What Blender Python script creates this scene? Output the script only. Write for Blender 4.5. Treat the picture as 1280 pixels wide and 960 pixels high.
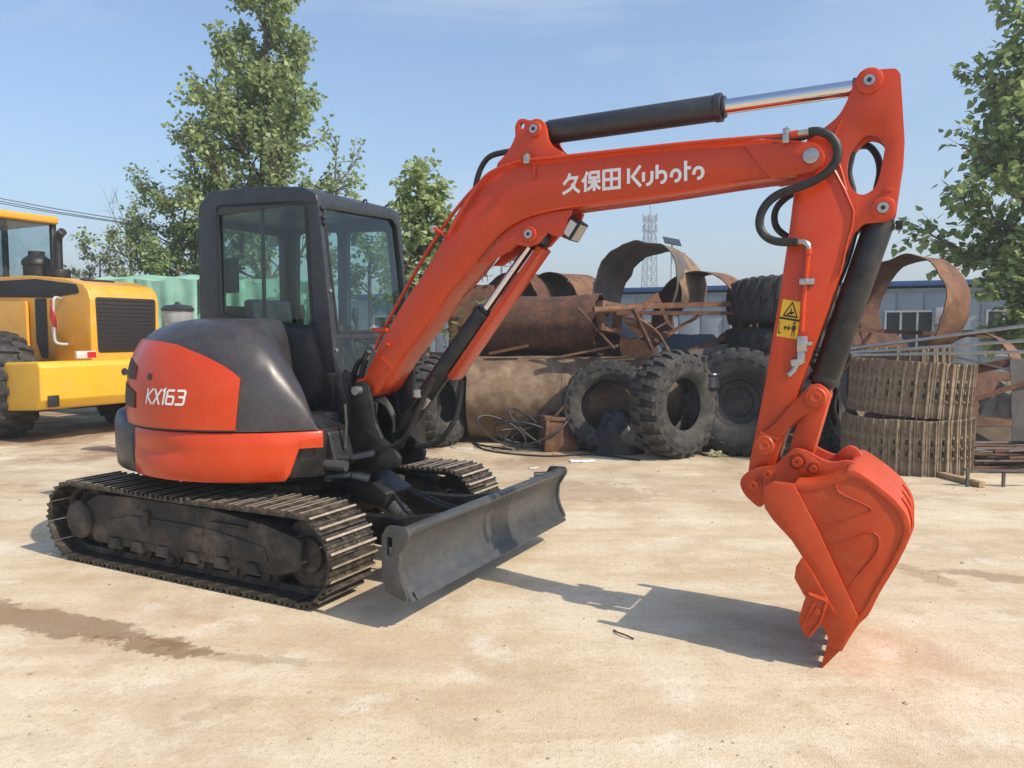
import bpy, bmesh, math, random
from mathutils import Vector, Matrix, noise
R = math.radians
random.seed(7)
S = bpy.context.scene
for o in list(bpy.data.objects): bpy.data.objects.remove(o)
COL = S.collection

# ---------------------------------------------------------------- camera
cam = bpy.data.cameras.new('camera'); cam_o = bpy.data.objects.new('camera', cam); COL.objects.link(cam_o)
cam.sensor_width = 36; cam.lens = 27.28; cam.clip_start = .05; cam.clip_end = 3000
cam_o.location = (0, 0, 1.544); cam_o.rotation_euler = (R(90 - 3.83), 0, 0)
S.camera = cam_o
# ---------------------------------------------------------------- sky and sun
W = bpy.data.worlds.new('World'); S.world = W; W.use_nodes = True
nt = W.node_tree; bg = nt.nodes['Background']
sky = nt.nodes.new('ShaderNodeTexSky'); sky.sky_type = 'NISHITA'; sky.sun_disc = False
SUN = Vector((.88, -.583, 1)).normalized()
sky.sun_elevation = math.asin(SUN.z); sky.sun_rotation = math.atan2(SUN.x, SUN.y)
sky.altitude = 0; sky.air_density = 1.2; sky.dust_density = 1.8; sky.ozone_density = 4.8
# thin high cirrus all over the sky
tcw = nt.nodes.new('ShaderNodeTexCoord'); mpw = nt.nodes.new('ShaderNodeMapping'); mpw.inputs['Scale'].default_value = (1.2, 3.2, 5.0); mpw.inputs['Rotation'].default_value = (.3, .5, .7)
nzw = nt.nodes.new('ShaderNodeTexNoise'); nzw.inputs['Scale'].default_value = 1.6; nzw.inputs['Detail'].default_value = 9; nzw.inputs['Roughness'].default_value = .62; nzw.inputs['Distortion'].default_value = .8
rgw = nt.nodes.new('ShaderNodeMapRange'); rgw.inputs[1].default_value = .50; rgw.inputs[2].default_value = .80; rgw.inputs[4].default_value = .30
mxw = nt.nodes.new('ShaderNodeMix'); mxw.data_type = 'RGBA'; mxw.inputs[7].default_value = (4.6, 4.9, 5.2, 1)
nt.links.new(tcw.outputs['Generated'], mpw.inputs[0]); nt.links.new(mpw.outputs[0], nzw.inputs['Vector']); nt.links.new(nzw.outputs['Fac'], rgw.inputs[0]); nt.links.new(rgw.outputs[0], mxw.inputs[0]); nt.links.new(sky.outputs[0], mxw.inputs[6])
nt.links.new(mxw.outputs[2], bg.inputs[0]); bg.inputs[1].default_value = .135
sl = bpy.data.lights.new('sun', 'SUN'); sl.energy = 3.7; sl.angle = R(.55); sl.color = (1, .90, .745)
so = bpy.data.objects.new('sun', sl); COL.objects.link(so)
so.rotation_euler = SUN.to_track_quat('Z', 'Y').to_euler()
S.view_settings.view_transform = 'Standard'; S.view_settings.look = 'None'
S.view_settings.exposure = 0.55; S.view_settings.gamma = 1
S.render.engine = 'CYCLES'; S.cycles.caustics_reflective = False; S.cycles.caustics_refractive = False
S.cycles.max_bounces = 6; S.cycles.diffuse_bounces = 3; S.cycles.glossy_bounces = 3; S.cycles.transmission_bounces = 4; S.cycles.transparent_max_bounces = 10; S.cycles.volume_bounces = 0

# ---------------------------------------------------------------- materials
def mat(name, col, rough=.5, metal=0, spec=.5, var=0, scale=6, bump=0, bscale=60, coat=0, col2=None, detail=5, rvar=0, dust=None, lo=.35, hi=.65):
    """principled material; var mixes col with col2 (or a darker col) by noise; bump adds fine relief"""
    m = bpy.data.materials.new(name); m.use_nodes = True
    n = m.node_tree.nodes; L = m.node_tree.links; b = n['Principled BSDF']
    b.inputs['Base Color'].default_value = (*col, 1); b.inputs['Roughness'].default_value = rough
    b.inputs['Metallic'].default_value = metal; b.inputs['Specular IOR Level'].default_value = spec
    b.inputs['Coat Weight'].default_value = coat; b.inputs['Coat Roughness'].default_value = .12
    if var or bump or rvar or dust:
        tc = n.new('ShaderNodeTexCoord')
    out = None
    if var:
        c2 = col2 or tuple(c * .45 for c in col)
        nz = n.new('ShaderNodeTexNoise'); nz.inputs['Scale'].default_value = scale; nz.inputs['Detail'].default_value = detail; nz.inputs['Roughness'].default_value = .62
        L.new(tc.outputs['Object'], nz.inputs['Vector'])
        rp = n.new('ShaderNodeValToRGB'); rp.color_ramp.elements[0].position = lo; rp.color_ramp.elements[1].position = hi
        rp.color_ramp.elements[0].color = (*[a + (b_ - a) * var for a, b_ in zip(col, c2)], 1); rp.color_ramp.elements[1].color = (*col, 1)
        L.new(nz.outputs['Fac'], rp.inputs['Fac']); out = rp.outputs['Color']
    if dust:
        dcol, amt, ds = dust
        nz = n.new('ShaderNodeTexNoise'); nz.inputs['Scale'].default_value = ds; nz.inputs['Detail'].default_value = 5; nz.inputs['Roughness'].default_value = .7
        L.new(tc.outputs['Object'], nz.inputs['Vector'])
        rp = n.new('ShaderNodeMapRange'); rp.inputs['From Min'].default_value = .45; rp.inputs['From Max'].default_value = .75; rp.inputs['To Max'].default_value = amt
        L.new(nz.outputs['Fac'], rp.inputs['Value'])
        mx = n.new('ShaderNodeMix'); mx.data_type = 'RGBA'; L.new(rp.outputs[0], mx.inputs[0])
        if out: L.new(out, mx.inputs[6])
        else: mx.inputs[6].default_value = (*col, 1)
        mx.inputs[7].default_value = (*dcol, 1); out = mx.outputs[2]
    if out: L.new(out, b.inputs['Base Color'])
    if rvar:
        nz = n.new('ShaderNodeTexNoise'); nz.inputs['Scale'].default_value = 9; nz.inputs['Detail'].default_value = 3
        L.new(tc.outputs['Object'], nz.inputs['Vector'])
        rp = n.new('ShaderNodeMapRange'); rp.inputs['From Min'].default_value = .3; rp.inputs['From Max'].default_value = .7
        rp.inputs['To Min'].default_value = max(0, rough - rvar); rp.inputs['To Max'].default_value = min(1, rough + rvar)
        L.new(nz.outputs['Fac'], rp.inputs['Value']); L.new(rp.outputs[0], b.inputs['Roughness'])
    if bump:
        nz = n.new('ShaderNodeTexNoise'); nz.inputs['Scale'].default_value = bscale; nz.inputs['Detail'].default_value = 3
        L.new(tc.outputs['Object'], nz.inputs['Vector'])
        bp = n.new('ShaderNodeBump'); bp.inputs['Strength'].default_value = bump; bp.inputs['Distance'].default_value = .01
        L.new(nz.outputs['Fac'], bp.inputs['Height']); L.new(bp.outputs[0], b.inputs['Normal'])
    return m
def glass(name, tint, refl=1.0):
    m = bpy.data.materials.new(name); m.use_nodes = True
    n = m.node_tree.nodes; L = m.node_tree.links; n.remove(n['Principled BSDF'])
    t = n.new('ShaderNodeBsdfTransparent'); t.inputs[0].default_value = (*tint, 1)
    g = n.new('ShaderNodeBsdfGlossy'); g.inputs['Roughness'].default_value = .02; g.inputs[0].default_value = (refl, refl, refl, 1)
    lw_ = n.new('ShaderNodeLayerWeight'); lw_.inputs[0].default_value = .5
    pw = n.new('ShaderNodeMath'); pw.operation = 'POWER'; pw.inputs[1].default_value = 4; L.new(lw_.outputs['Facing'], pw.inputs[0])
    f = n.new('ShaderNodeMapRange'); f.inputs[3].default_value = .06; f.inputs[4].default_value = .95; L.new(pw.outputs[0], f.inputs[0])
    x = n.new('ShaderNodeMixShader'); L.new(f.outputs[0], x.inputs[0]); L.new(t.outputs[0], x.inputs[1]); L.new(g.outputs[0], x.inputs[2])
    L.new(x.outputs[0], n['Material Output'].inputs[0]); return m
def leafmat(name, c1, c2, trans=.35):
    m = bpy.data.materials.new(name); m.use_nodes = True
    n = m.node_tree.nodes; L = m.node_tree.links; b = n['Principled BSDF']
    oi = n.new('ShaderNodeNewGeometry'); rp = n.new('ShaderNodeValToRGB')
    rp.color_ramp.elements[0].color = (*c1, 1); rp.color_ramp.elements[1].color = (*c2, 1)
    L.new(oi.outputs['Random Per Island'], rp.inputs[0]); L.new(rp.outputs[0], b.inputs['Base Color'])
    b.inputs['Roughness'].default_value = .45; b.inputs['Specular IOR Level'].default_value = .4
    tr = n.new('ShaderNodeBsdfTranslucent'); L.new(rp.outputs[0], tr.inputs[0])
    x = n.new('ShaderNodeMixShader'); x.inputs[0].default_value = trans
    L.new(b.outputs[0], x.inputs[1]); L.new(tr.outputs[0], x.inputs[2]); L.new(x.outputs[0], n['Material Output'].inputs[0]); return m

# ---------------------------------------------------------------- mesh helpers
def fillet(pts, r, seg=5):
    """round the corners of a closed 2D polygon; r is one radius or one per point"""
    n = len(pts); out = []
    for i, p in enumerate(pts):
        rr = r[i] if isinstance(r, (list, tuple)) else r
        p = Vector(p); a = Vector(pts[i - 1]) - p; b = Vector(pts[(i + 1) % n]) - p
        la, lb = a.length, b.length
        if rr <= 0 or la < 1e-6 or lb < 1e-6: out.append(tuple(p)); continue
        a /= la; b /= lb; ang = a.angle(b)
        if ang > R(172) or ang < R(3): out.append(tuple(p)); continue
        d = min(rr / math.tan(ang / 2), la * .48, lb * .48)
        p0, p1 = p + a * d, p + b * d
        for k in range(seg + 1):
            t = k / seg; q = p0 * (1 - t) ** 2 + p * 2 * t * (1 - t) + p1 * t * t
            out.append(tuple(q))
    return out
def smooth_path(pts, n=6, closed=False):
    P = [Vector(p) for p in pts]; out = []; m = len(P)
    for i in range(m if closed else m - 1):
        if closed: a, b, c, d = P[i - 1], P[i], P[(i + 1) % m], P[(i + 2) % m]
        else: a, b, c, d = P[max(i - 1, 0)], P[i], P[i + 1], P[min(i + 2, m - 1)]
        for k in range(n):
            t = k / n
            out.append(.5 * ((2 * b) + (c - a) * t + (2 * a - 5 * b + 4 * c - d) * t * t + (3 * b - a - 3 * c + d) * t ** 3))
    if not closed: out.append(P[-1])
    return [tuple(q) for q in out]
def uvw(axis):
    """how a 2D profile point + depth maps to 3D: 'y' profile in xz swept along y, 'x' profile in yz along x, 'z' profile in xy along z"""
    return {'y': lambda p, d: (p[0], d, p[1]), 'x': lambda p, d: (d, p[0], p[1]), 'z': lambda p, d: (p[0], p[1], d)}[axis]
class MB:
    def __init__(s): s.bm = bmesh.new(); s.mi = 0
    def face(s, vs):
        try:
            f = s.bm.faces.new(vs); f.material_index = s.mi; return f
        except ValueError: return None
    def add(s, verts, faces):
        v = [s.bm.verts.new(p) for p in verts]
        for f in faces: s.face([v[i] for i in f])
        return v
    def box(s, c, d, rot=None, taper=None):
        x, y, z = d[0] / 2, d[1] / 2, d[2] / 2; tp = taper or (1, 1)
        vs = [Vector((sx * x * (tp[0] if sz > 0 else 1), sy * y * (tp[1] if sz > 0 else 1), sz * z)) for sz in (-1, 1) for sx, sy in ((-1, -1), (1, -1), (1, 1), (-1, 1))]
        if rot is not None:
            M = rot if isinstance(rot, Matrix) else Matrix.Rotation(rot, 3, 'Z')
            vs = [M @ v for v in vs]
        return s.add([v + Vector(c) for v in vs], [(3, 2, 1, 0), (4, 5, 6, 7), (0, 1, 5, 4), (1, 2, 6, 5), (2, 3, 7, 6), (3, 0, 4, 7)])
    def bar(s, p0, p1, w, h, up=(0, 0, 1)):
        p0, p1 = Vector(p0), Vector(p1); d = (p1 - p0); L = d.length; d.normalize()
        side = d.cross(Vector(up)); side.normalize(); u2 = side.cross(d)
        M = Matrix((d, side, u2)).transposed()
        return s.box((p0 + p1) / 2, (L, w, h), M)
    def plate(s, outer, d0, d1, holes=(), axis='y'):
        """closed 2D outline (with holes) extruded from d0 to d1"""
        m = uvw(axis); loops = [outer] + list(holes); rows = []
        for lp in loops:
            a = [s.bm.verts.new(m(p, d0)) for p in lp]; b = [s.bm.verts.new(m(p, d1)) for p in lp]
            rows.append((a, b)); n = len(lp)
            for i in range(n): s.face([a[i], a[(i + 1) % n], b[(i + 1) % n], b[i]])
        for side in (0, 1):
            if len(loops) == 1: s.face(rows[0][side]); continue
            ed = []
            for rw in rows:
                vs = rw[side]
                for i in range(len(vs)): ed.append(s.bm.edges.get((vs[i], vs[(i + 1) % len(vs)])))
            g = bmesh.ops.triangle_fill(s.bm, edges=ed, use_beauty=True)
            for e in g['geom']:
                if isinstance(e, bmesh.types.BMFace): e.material_index = s.mi
        return s
    def cyl(s, p0, p1, r0, r1=None, n=20, caps=True):
        r1 = r0 if r1 is None else r1
        p0, p1 = Vector(p0), Vector(p1); d = (p1 - p0).normalized()
        a = d.orthogonal().normalized(); b = d.cross(a)
        ra, rb = [], []
        for i in range(n):
            t = 2 * math.pi * i / n; q = a * math.cos(t) + b * math.sin(t)
            ra.append(s.bm.verts.new(p0 + q * r0)); rb.append(s.bm.verts.new(p1 + q * r1))
        for i in range(n): s.face([ra[i], ra[(i + 1) % n], rb[(i + 1) % n], rb[i]])
        if caps: s.face(ra[::-1]); s.face(rb)
        return s
    def tube(s, pts, r, n=8, caps=True, flat=None):
        P = [Vector(p) for p in pts]; m = len(P); rings = []; ref = None
        for i in range(m):
            d = (P[min(i + 1, m - 1)] - P[max(i - 1, 0)]).normalized()
            if ref is None: ref = d.orthogonal().normalized()
            ref = (ref - d * ref.dot(d)).normalized(); b = d.cross(ref)
            rr = r[i] if isinstance(r, (list, tuple)) else r
            rings.append([s.bm.verts.new(P[i] + (ref * math.cos(2 * math.pi * k / n) + b * math.sin(2 * math.pi * k / n)) * rr) for k in range(n)])
        for i in range(m - 1):
            for k in range(n): s.face([rings[i][k], rings[i][(k + 1) % n], rings[i + 1][(k + 1) % n], rings[i + 1][k]])
        if caps: s.face(rings[0][::-1]); s.face(rings[-1])
        return s
    def lathe(s, prof, n=32, axis='y', c=(0, 0, 0), closed=False):
        """prof: (radius, offset along axis)"""
        rows = []; c = Vector(c)
        for r, o in prof:
            row = []
            for i in range(n):
                t = 2 * math.pi * i / n; x, y = r * math.cos(t), r * math.sin(t)
                row.append(s.bm.verts.new(c + Vector({'y': (x, o, y), 'x': (o, x, y), 'z': (x, y, o)}[axis])))
            rows.append(row)
        m = len(rows)
        for j in range(m if closed else m - 1):
            a, b = rows[j], rows[(j + 1) % m]
            for i in range(n): s.face([a[i], a[(i + 1) % n], b[(i + 1) % n], b[i]])
        if not closed:
            if prof[0][0] > 1e-6: s.face(rows[0][::-1])
            if prof[-1][0] > 1e-6: s.face(rows[-1])
        return s
    def grid(s, fn, nu, nv, wrap=False):
        g = [[s.bm.verts.new(fn(i / nu, j / nv)) for j in range(nv + 1)] for i in range(nu + (0 if wrap else 1))]
        for i in range(nu):
            for j in range(nv): s.face([g[i][j], g[(i + 1) % len(g)][j], g[(i + 1) % len(g)][j + 1], g[i][j + 1]])
        return g
    def mesh(s, name, bevel=0, seg=2, smooth=32, solid=0, ang=28):
        bm = s.bm
        if solid:
            bmesh.ops.recalc_face_normals(bm, faces=bm.faces)
            bmesh.ops.solidify(bm, geom=bm.faces[:], thickness=solid)
        bmesh.ops.recalc_face_normals(bm, faces=bm.faces)
        if bevel:
            ed = [e for e in bm.edges if len(e.link_faces) == 2 and e.calc_face_angle(0) > R(ang)]
            bmesh.ops.bevel(bm, geom=ed, offset=bevel, segments=seg, profile=.5, affect='EDGES', clamp_overlap=True)
        me = bpy.data.meshes.new(name); bm.to_mesh(me); bm.free()
        if smooth:
            me.polygons.foreach_set('use_smooth', [True] * len(me.polygons)); me.set_sharp_from_angle(angle=R(smooth))
        return me
    def build(s, name, m, parent=None, loc=None, rot=None, **k):
        me = s.mesh(name, **k)
        for q in (m if isinstance(m, (list, tuple)) else [m]): me.materials.append(q)
        return put(name, me, parent, loc, rot)
def put(name, me, parent=None, loc=None, rot=None):
    o = bpy.data.objects.new(name, me); COL.objects.link(o)
    if parent: o.parent = parent
    if loc is not None: o.location = loc
    if rot is not None: o.rotation_euler = rot
    return o
def tag(o, label=None, cat=None, group=None, kind=None):
    if label: o['label'] = label
    if cat: o['category'] = cat
    if group: o['group'] = group
    if kind: o['kind'] = kind
    return o
def thing(name, loc, rz, label, cat, group=None):
    return tag(put(name, None, None, loc, (0, 0, rz)), label, cat, group)

# ================================================================ materials in use
ORANGE = mat('orange_paint', (.55, .049, .0065), .30, spec=.35, coat=.18, var=.35, scale=2.2, col2=(.44, .036, .0055), rvar=.07, bump=.02, bscale=220, dust=((.46, .17, .08), .13, 9))
BUCKETP = mat('bucket_paint', (.50, .058, .010), .44, spec=.35, var=.5, scale=5, col2=(.37, .036, .007), rvar=.1, bump=.14, bscale=60, dust=((.46, .15, .06), .25, 18))
CHAR = mat('charcoal_paint', (.026, .030, .037), .38, var=.3, scale=5, rvar=.08, bump=.04, bscale=260, dust=((.10, .10, .10), .3, 26))
HOODP = mat('hood_plastic', (.043, .039, .042), .36, var=.3, scale=4, rvar=.06, bump=.03, bscale=240, dust=((.2, .18, .16), .16, 12))
BLACK = mat('black_paint', (.009, .009, .010), .45, var=.5, scale=14, rvar=.12, dust=((.085, .07, .055), .4, 11))
RUBBER = mat('hose_rubber', (.012, .012, .013), .55, bump=.08, bscale=300, dust=((.1, .09, .08), .3, 24))
BLADEP = mat('blade_grey', (.054, .056, .058), .34, var=.4, scale=2.2, col2=(.036, .038, .040), rvar=.10, bump=.03, bscale=120, dust=((.22, .20, .17), .18, 16))
STEELT = mat('track_steel', (.048, .040, .032), .55, metal=.3, var=.6, scale=22, bump=.2, bscale=90, dust=((.23, .185, .13), .7, 12))
WORN = mat('worn_steel', (.50, .43, .33), .5, metal=.25, var=.6, scale=30, col2=(.20, .15, .11))
CHROME = mat('chrome', (.72, .72, .74), .10, metal=1)
ZINC = mat('zinc', (.52, .50, .48), .34, metal=.85, var=.4, scale=60)
UNDER = mat('undercarriage_dark', (.030, .025, .021), .7, var=.6, scale=9, bump=.25, bscale=40, dust=((.19, .145, .10), .75, 6))
WHITE = mat('white_decal', (.80, .79, .77), .45)
YEL = mat('warning_yellow', (.85, .50, .02), .4, var=.25, scale=30)
VENT = mat('vent_brown_mesh', (.035, .018, .013), .6, var=.5, scale=60)
INK = mat('decal_black', (.012, .012, .012), .5)
CABGLASS = glass('cab_glass', (.62, .76, .73))
INTER = mat('cab_interior', (.03, .03, .032), .7, var=.4, scale=12)
WRAP = mat('plastic_wrap', (.17, .18, .175), .22, var=.6, scale=14, bump=.6, bscale=18)
LENS = mat('lamp_lens', (.55, .53, .48), .15, coat=.5)
RED = mat('red_lens', (.5, .02, .015), .2, coat=.4)

# ================================================================ ground
def ground_material():
    m = bpy.data.materials.new('dusty_concrete'); m.use_nodes = True
    n = m.node_tree.nodes; L = m.node_tree.links; b = n['Principled BSDF']
    tc = n.new('ShaderNodeTexCoord')
    def nz(scale, det=6, rough=.6, vec=None, dist=0):
        q = n.new('ShaderNodeTexNoise'); q.inputs['Scale'].default_value = scale; q.inputs['Detail'].default_value = det; q.inputs['Roughness'].default_value = rough
        q.inputs['Distortion'].default_value = dist
        L.new(vec or tc.outputs['Object'], q.inputs['Vector']); return q.outputs['Fac']
    def ramp(src, a, ca, b_, cb):
        r = n.new('ShaderNodeValToRGB'); r.color_ramp.elements[0].position = a; r.color_ramp.elements[0].color = (*ca, 1)
        r.color_ramp.elements[1].position = b_; r.color_ramp.elements[1].color = (*cb, 1); L.new(src, r.inputs[0]); return r.outputs[0]
    def rng(src, a, b_, t0=0, t1=1):
        r = n.new('ShaderNodeMapRange'); r.inputs[1].default_value = a; r.inputs[2].default_value = b_; r.inputs[3].default_value = t0; r.inputs[4].default_value = t1; L.new(src, r.inputs[0]); return r.outputs[0]
    def mix(f, a, c, mode='MIX'):
        x = n.new('ShaderNodeMix'); x.data_type = 'RGBA'; x.blend_type = mode
        for s_, v in ((0, f), (6, a), (7, c)):
            if hasattr(v, 'links') or isinstance(v, bpy.types.NodeSocket): L.new(v, x.inputs[s_])
            else: x.inputs[s_].default_value = v if s_ == 0 else (*v, 1)
        return x.outputs[2]
    def mul(a, b_):
        x = n.new('ShaderNodeMath'); x.operation = 'MULTIPLY'
        for i, v in enumerate((a, b_)):
            if isinstance(v, bpy.types.NodeSocket): L.new(v, x.inputs[i])
            else: x.inputs[i].default_value = v
        return x.outputs[0]
    mp = n.new('ShaderNodeMapping'); L.new(tc.outputs['Object'], mp.inputs[0]); mp.inputs['Rotation'].default_value[2] = R(-14); mp.inputs['Scale'].default_value = (.28, 1.3, 1)
    streak = nz(1.6, 5, .65, mp.outputs[0], .4)
    big = nz(.35, 3, .55)
    med = nz(2.3, 6, .68)
    fine = nz(38, 3, .7)
    grit = nz(150, 2, .6)
    patch = nz(.85, 5, .68, None, .3)
    c = ramp(big, .35, (.55, .43, .275), .68, (.66, .56, .40))
    c = mix(rng(streak, .42, .70, 0, .8), c, (.70, .62, .48))
    c = mix(rng(streak, .48, .28, 0, .6), c, (.47, .34, .205))
    c = mix(rng(patch, .52, .66, 0, .62), c, (.42, .295, .185))
    c = mix(rng(med, .50, .66, 0, .60), c, (.45, .33, .205))
    c = mix(rng(med, .44, .28, 0, .65), c, (.76, .71, .60))
    c = mix(rng(fine, .52, .70, 0, .55), c, (.38, .28, .18))
    c = mix(rng(grit, .58, .72, 0, .5), c, (.30, .205, .14))
    c = mix(rng(grit, .38, .28, 0, .5), c, (.80, .75, .64))
    # dirt thickens towards the scrap heap at the back of the yard
    geo = n.new('ShaderNodeSeparateXYZ'); L.new(tc.outputs['Object'], geo.inputs[0])
    far = rng(geo.outputs[1], 6.5, 10.5)
    c = mix(mul(far, rng(patch, .36, .62)), c, (.25, .165, .10))
    # wet tyre-track stains with edges of their own
    def stain(cx, cy, ang, lx, ly, amt, col, sc=3.2, edge=.55):
        q = n.new('ShaderNodeMapping'); q.vector_type = 'TEXTURE'; q.inputs['Location'].default_value = (cx, cy, 0); q.inputs['Rotation'].default_value[2] = ang; q.inputs['Scale'].default_value = (lx, ly, 1)
        L.new(tc.outputs['Object'], q.inputs[0])
        d = n.new('ShaderNodeVectorMath'); d.operation = 'LENGTH'; L.new(q.outputs[0], d.inputs[0])
        wob = wobA if sc < 7 else wobB; a = n.new('ShaderNodeMath'); a.operation = 'ADD'; L.new(d.outputs['Value'], a.inputs[0]); L.new(rng(wob, .2, .8, -edge, edge), a.inputs[1])
        return mul(rng(a.outputs[0], 1.02, .80), amt), col
    wobA = nz(4.6, 6, .74); wobB = nz(10.5, 5, .72)
    for st in STAINS:
        f, col = stain(*st); c = mix(f, c, col)
    L.new(c, b.inputs['Base Color']); b.inputs['Roughness'].default_value = .88; b.inputs['Specular IOR Level'].default_value = .25
    bp = n.new('ShaderNodeBump'); bp.inputs['Strength'].default_value = .55; bp.inputs['Distance'].default_value = .007
    x = n.new('ShaderNodeMath'); x.operation = 'ADD'; L.new(fine, x.inputs[0]); L.new(grit, x.inputs[1])
    y = n.new('ShaderNodeMath'); y.operation = 'MULTIPLY_ADD'; L.new(med, y.inputs[0]); y.inputs[1].default_value = 2.5; L.new(x.outputs[0], y.inputs[2])
    L.new(y.outputs[0], bp.inputs['Height']); L.new(bp.outputs[0], b.inputs['Normal'])
    return m
def st(p, q, w, amt, col, sc=3.2, edge=.5):
    cx, cy = (p[0] + q[0]) / 2, (p[1] + q[1]) / 2; dx, dy = q[0] - p[0], q[1] - p[1]
    return (cx, cy, math.atan2(dy, dx), math.hypot(dx, dy) / 2 * 1.25, w, amt, col, sc, edge)
BR = (.20, .125, .065)
STAINS = [st((-3.393,4.415,0), (-1.869,3.805,0), .15, .72, BR, 4.5, .75), st((-1.98,3.825,0), (-1.498,3.63,0), .10, .7, BR, 8, .9), st((-1.702,3.658,0), (-0.974,3.54,0), .05, .32, BR, 11, .95),
          st((2.814,4.963,0), (3.264,4.704,0), .10, .5, (.22, .15, .10), 8, .8), st((2.562,5.085,0), (2.709,4.599,0), .10, .35, BR, 12, .95),
          st((-1.295,2.967,0), (-1.118,3.189,0), .08, .2, BR, 12, .95), st((0,7.817,0), (1.208,7.237,0), .5, .5, (.30, .20, .125), 4, .9), st((1.506,8.031,0), (2.201,6.585,0), .4, .35, (.34, .23, .14), 5, .95)]
gm = MB()
def gxy(i, n, lo, hi): return lo + (hi - lo) * i / n
gm.add([(-300, -40, 0), (300, -40, 0), (300, 600, 0), (-300, 600, 0)], [(0, 1, 2, 3)])
tag(gm.build('ground', ground_material(), smooth=0), kind='structure')

# ================================================================ excavator (x forward, y to its left, z up)
ex = thing('mini_excavator', (-1.64, 5.564, 0), R(-27.36), 'orange and charcoal tracked mini excavator with cab, boom, bucket and dozer blade', 'excavator')

# ---- tracks
TR, TC = .240, .985            # pitch radius and half distance between wheel centres
def track_pos(s):
    """arc length -> (x, z, tangent angle) on the track loop, starting top centre going forward"""
    per = 4 * TC + 2 * math.pi * TR; s %= per; zc = .275
    if s < TC: return s, zc + TR, 0
    s -= TC
    if s < math.pi * TR: a = s / TR; return TC + TR * math.sin(a), zc + TR * math.cos(a), -a
    s -= math.pi * TR
    if s < 2 * TC: return TC - s, zc - TR, -math.pi
    s -= 2 * TC
    if s < math.pi * TR: a = s / TR; return -TC - TR * math.sin(a), zc - TR * math.cos(a), -math.pi - a
    s -= math.pi * TR; return -TC + s, zc + TR, 0
PER = 4 * TC + 2 * math.pi * TR; NS = 40; PITCH = PER / NS
sh = MB(); hp = PITCH / 2
prof = [(-hp * .97, 0), (-hp * .97, .009), (-hp * .80, .011), (-hp * .72, .034), (-hp * .52, .034), (-hp * .44, .011), (-.012, .011), (-.008, .026), (.008, .026), (.012, .011), (hp * .44, .011), (hp * .52, .034), (hp * .72, .034), (hp * .80, .011), (hp * .99, .009), (hp * .99, 0)]
W2 = .2
va = [sh.bm.verts.new((p[0], -W2, p[1])) for p in prof]; vb = [sh.bm.verts.new((p[0], W2, p[1])) for p in prof]
for i in range(len(prof)):
    j = (i + 1) % len(prof); sh.mi = 1 if i in (3, 11) else 0
    sh.face([va[i], va[j], vb[j], vb[i]])
sh.mi = 0; sh.face(va[::-1]); sh.face(vb)
for y in (-.06, .06):
    for x in (-.024, .026): sh.box((x, y, .016), (.016, .018, .014))
shoe_me = sh.mesh('shoe'); shoe_me.materials.append(STEELT); shoe_me.materials.append(WORN)
def roller(y0, y1, x, z, r, par, name='roller'):
    b = MB(); ym = (y0 + y1) / 2
    b.lathe([(.02, y0 - .02), (r * .45, y0 - .02), (r * .5, y0), (r, y0 + .01), (r * 1.02, y0 + .05), (r * .8, y0 + .07), (r * .8, y1 - .07), (r * 1.02, y1 - .05), (r, y1 - .01), (r * .5, y1), (.02, y1)], 24, 'y', (x, 0, z))
    return b.build(name, UNDER, par, smooth=40)
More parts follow.
